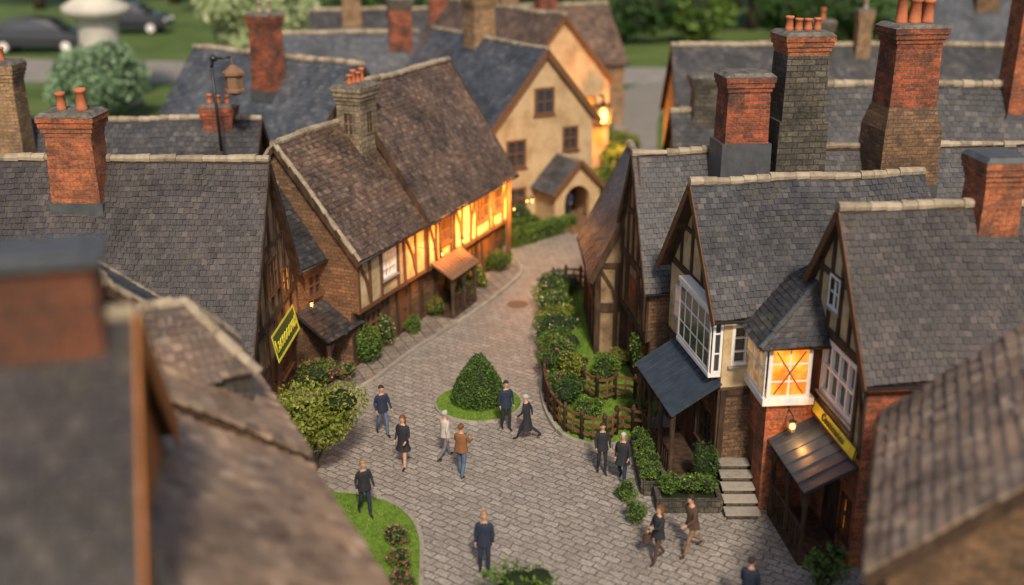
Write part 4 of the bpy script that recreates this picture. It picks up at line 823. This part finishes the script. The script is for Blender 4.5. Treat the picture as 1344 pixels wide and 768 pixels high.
car('dark grey parked car on the far road',(-57,134,0),.1,2.6,(.025,.028,.036)); car('black parked car beyond the far road',(-53,154,0),.05,2.6,(.02,.022,.03)); car('pale blue parked car beyond the roofs',(-17,128,0),.1,2.2,(.3,.5,.6))
# ------------------------------------------------------------ lamps
def lantern(label,loc,toward,power,size=.12,color=(1,.34,.06),sc=1,spot=False):
    m=MB(); t=V(toward).normalized(); m.lathe([(.05,.24),(.14,.2),(.13,.17),(.02,.165)],6,(0,0,0)); m.lathe([(.08,-.17),(.1,-.15),(.1,-.12),(.02,-.12)],6); m.tube((0,0,.22),V((0,0,.34)),.02,.02,6); m.tube((0,0,.34),V((0,0,.34))+t*(1.1 if spot else .5)/sc,.022,.022,6)
    for i in range(6): a=i*math.pi/3; m.tube((math.cos(a)*.1,math.sin(a)*.1,-.13),(math.cos(a)*.135,math.sin(a)*.135,.18),.012,.012,4)
    o=m.obj('wall_lantern',None,[METAL],loc,label=label,cat='lantern',group='wall lanterns'); o.scale=(sc,)*3
    m=MB(); m.ell((0,0,.02),(.085,.085,.12),10,6); m.obj('lamp_glass',o,[LAMPG],smooth=True,uv=False)
    l=bpy.data.lights.new('lamp_light','SPOT' if spot else 'POINT'); l.energy=power; l.color=color; l.shadow_soft_size=size; lo=bpy.data.objects.new('lamp_light',l); COL.objects.link(lo); lo.parent=o
    if spot: l.spot_size=math.radians(155); l.spot_blend=.8; lo.location=(t.x*.3,t.y*.3,0); lo.rotation_euler=(-V((t.x,t.y,-.12))).to_track_quat('Z','Y').to_euler()
    else: lo.location=(-t.x*.35,-t.y*.35,-.1)
    return o
WN=(-.92,.39,0)
for s_,p_ in((4.6,220),(6.6,420),(8.6,700),(10.4,950),(12.1,1150),(13.7,1150)):
    q=a0+d*s_+V((.92,-.39))*1.6; lantern('added iron lantern spreading amber light over the timbered wall',(q.x,q.y,3.5),WN,p_,.15,sc=.5,color=(1,.36,.06),spot=True)  # lanterns added to spread the amber glow, spots turned to the wall
lantern('added iron lantern warming the lane corner',(1.0,52.6,3.0),(-1,0,0),220,.15,sc=.7,color=(1,.42,.1))  # added lamp, brings warm light to the far lane
lantern('glowing lantern on far house wall',(6.0,71.4,3.7),(-.5,.8,0),1500,.3,sc=4.0,color=(1,.36,.06))
lantern('lit lantern under annex oriel',(7.95,27.8,3.0),(0,1,0),35,.08,color=(1,.4,.1),sc=.9); lantern('lit lantern added on shop gable',(-7.3,37.2,3.2),(-1,0,0),60,.08,sc=.6)  # the shop gable lantern is an added light
m=MB(); m.tube((0,0,0),(-.1,0,3.4),.07,.06,8); m.tube((-.1,0,3.4),(-.02,0,3.75),.06,.06,8); m.tube((-.02,0,3.75),(.7,0,3.8),.05,.05,8); m.lathe([(.14,3.65),(.15,3.8),(.02,3.9)],8,(.0,0,0)); o=m.obj('hanging_sign',None,[METAL],(-11.9,44.0,7.4),label='small brick coloured lantern shape hanging from thin black pole',cat='sign',smooth=True)
m=MB(); m.lathe([(.12,2.3),(.42,2.42),(.42,2.52),(.36,2.56),(.36,3.05),(.46,3.1),(.46,3.2),(.1,3.5)],6,(.75,0,0)); m.tube((.7,0,3.8),(.75,0,3.45),.03,.03,6); m.obj('lantern_body',o,[RUST])
# ------------------------------------------------------------ sky, sun, camera
w=bpy.data.worlds.new('World'); SC.world=w; w.use_nodes=True; nt=w.node_tree; bg=nt.nodes['Background']; st=nt.nodes.new('ShaderNodeTexSky'); st.sky_type='NISHITA'; st.sun_disc=False
az=math.radians(172); el=math.radians(44); st.sun_elevation=el; st.sun_rotation=az; st.dust_density=3.5
nt.links.new(st.outputs[0],bg.inputs[0]); bg.inputs[1].default_value=.105
sl=bpy.data.lights.new('sun','SUN'); sl.energy=3.7; sl.angle=math.radians(6); sl.color=(1,.84,.66); so=bpy.data.objects.new('sun',sl); COL.objects.link(so)
D_=V((math.sin(az)*math.cos(el),math.cos(az)*math.cos(el),math.sin(el))); so.rotation_euler=D_.to_track_quat('Z','Y').to_euler(); so.location=(0,0,60)
cam=bpy.data.cameras.new('camera'); co=bpy.data.objects.new('camera',cam); COL.objects.link(co); SC.camera=co
cam.lens=38.3; cam.sensor_width=36; cam.clip_end=5000; co.location=(0,0,17); co.rotation_euler=(math.radians(90-19.7),0,0)
cam.dof.use_dof=True; cam.dof.focus_distance=35; cam.dof.aperture_fstop=.12; cam.dof.aperture_blades=0
SC.view_settings.view_transform='Standard'; SC.view_settings.look='None'; SC.view_settings.exposure=0
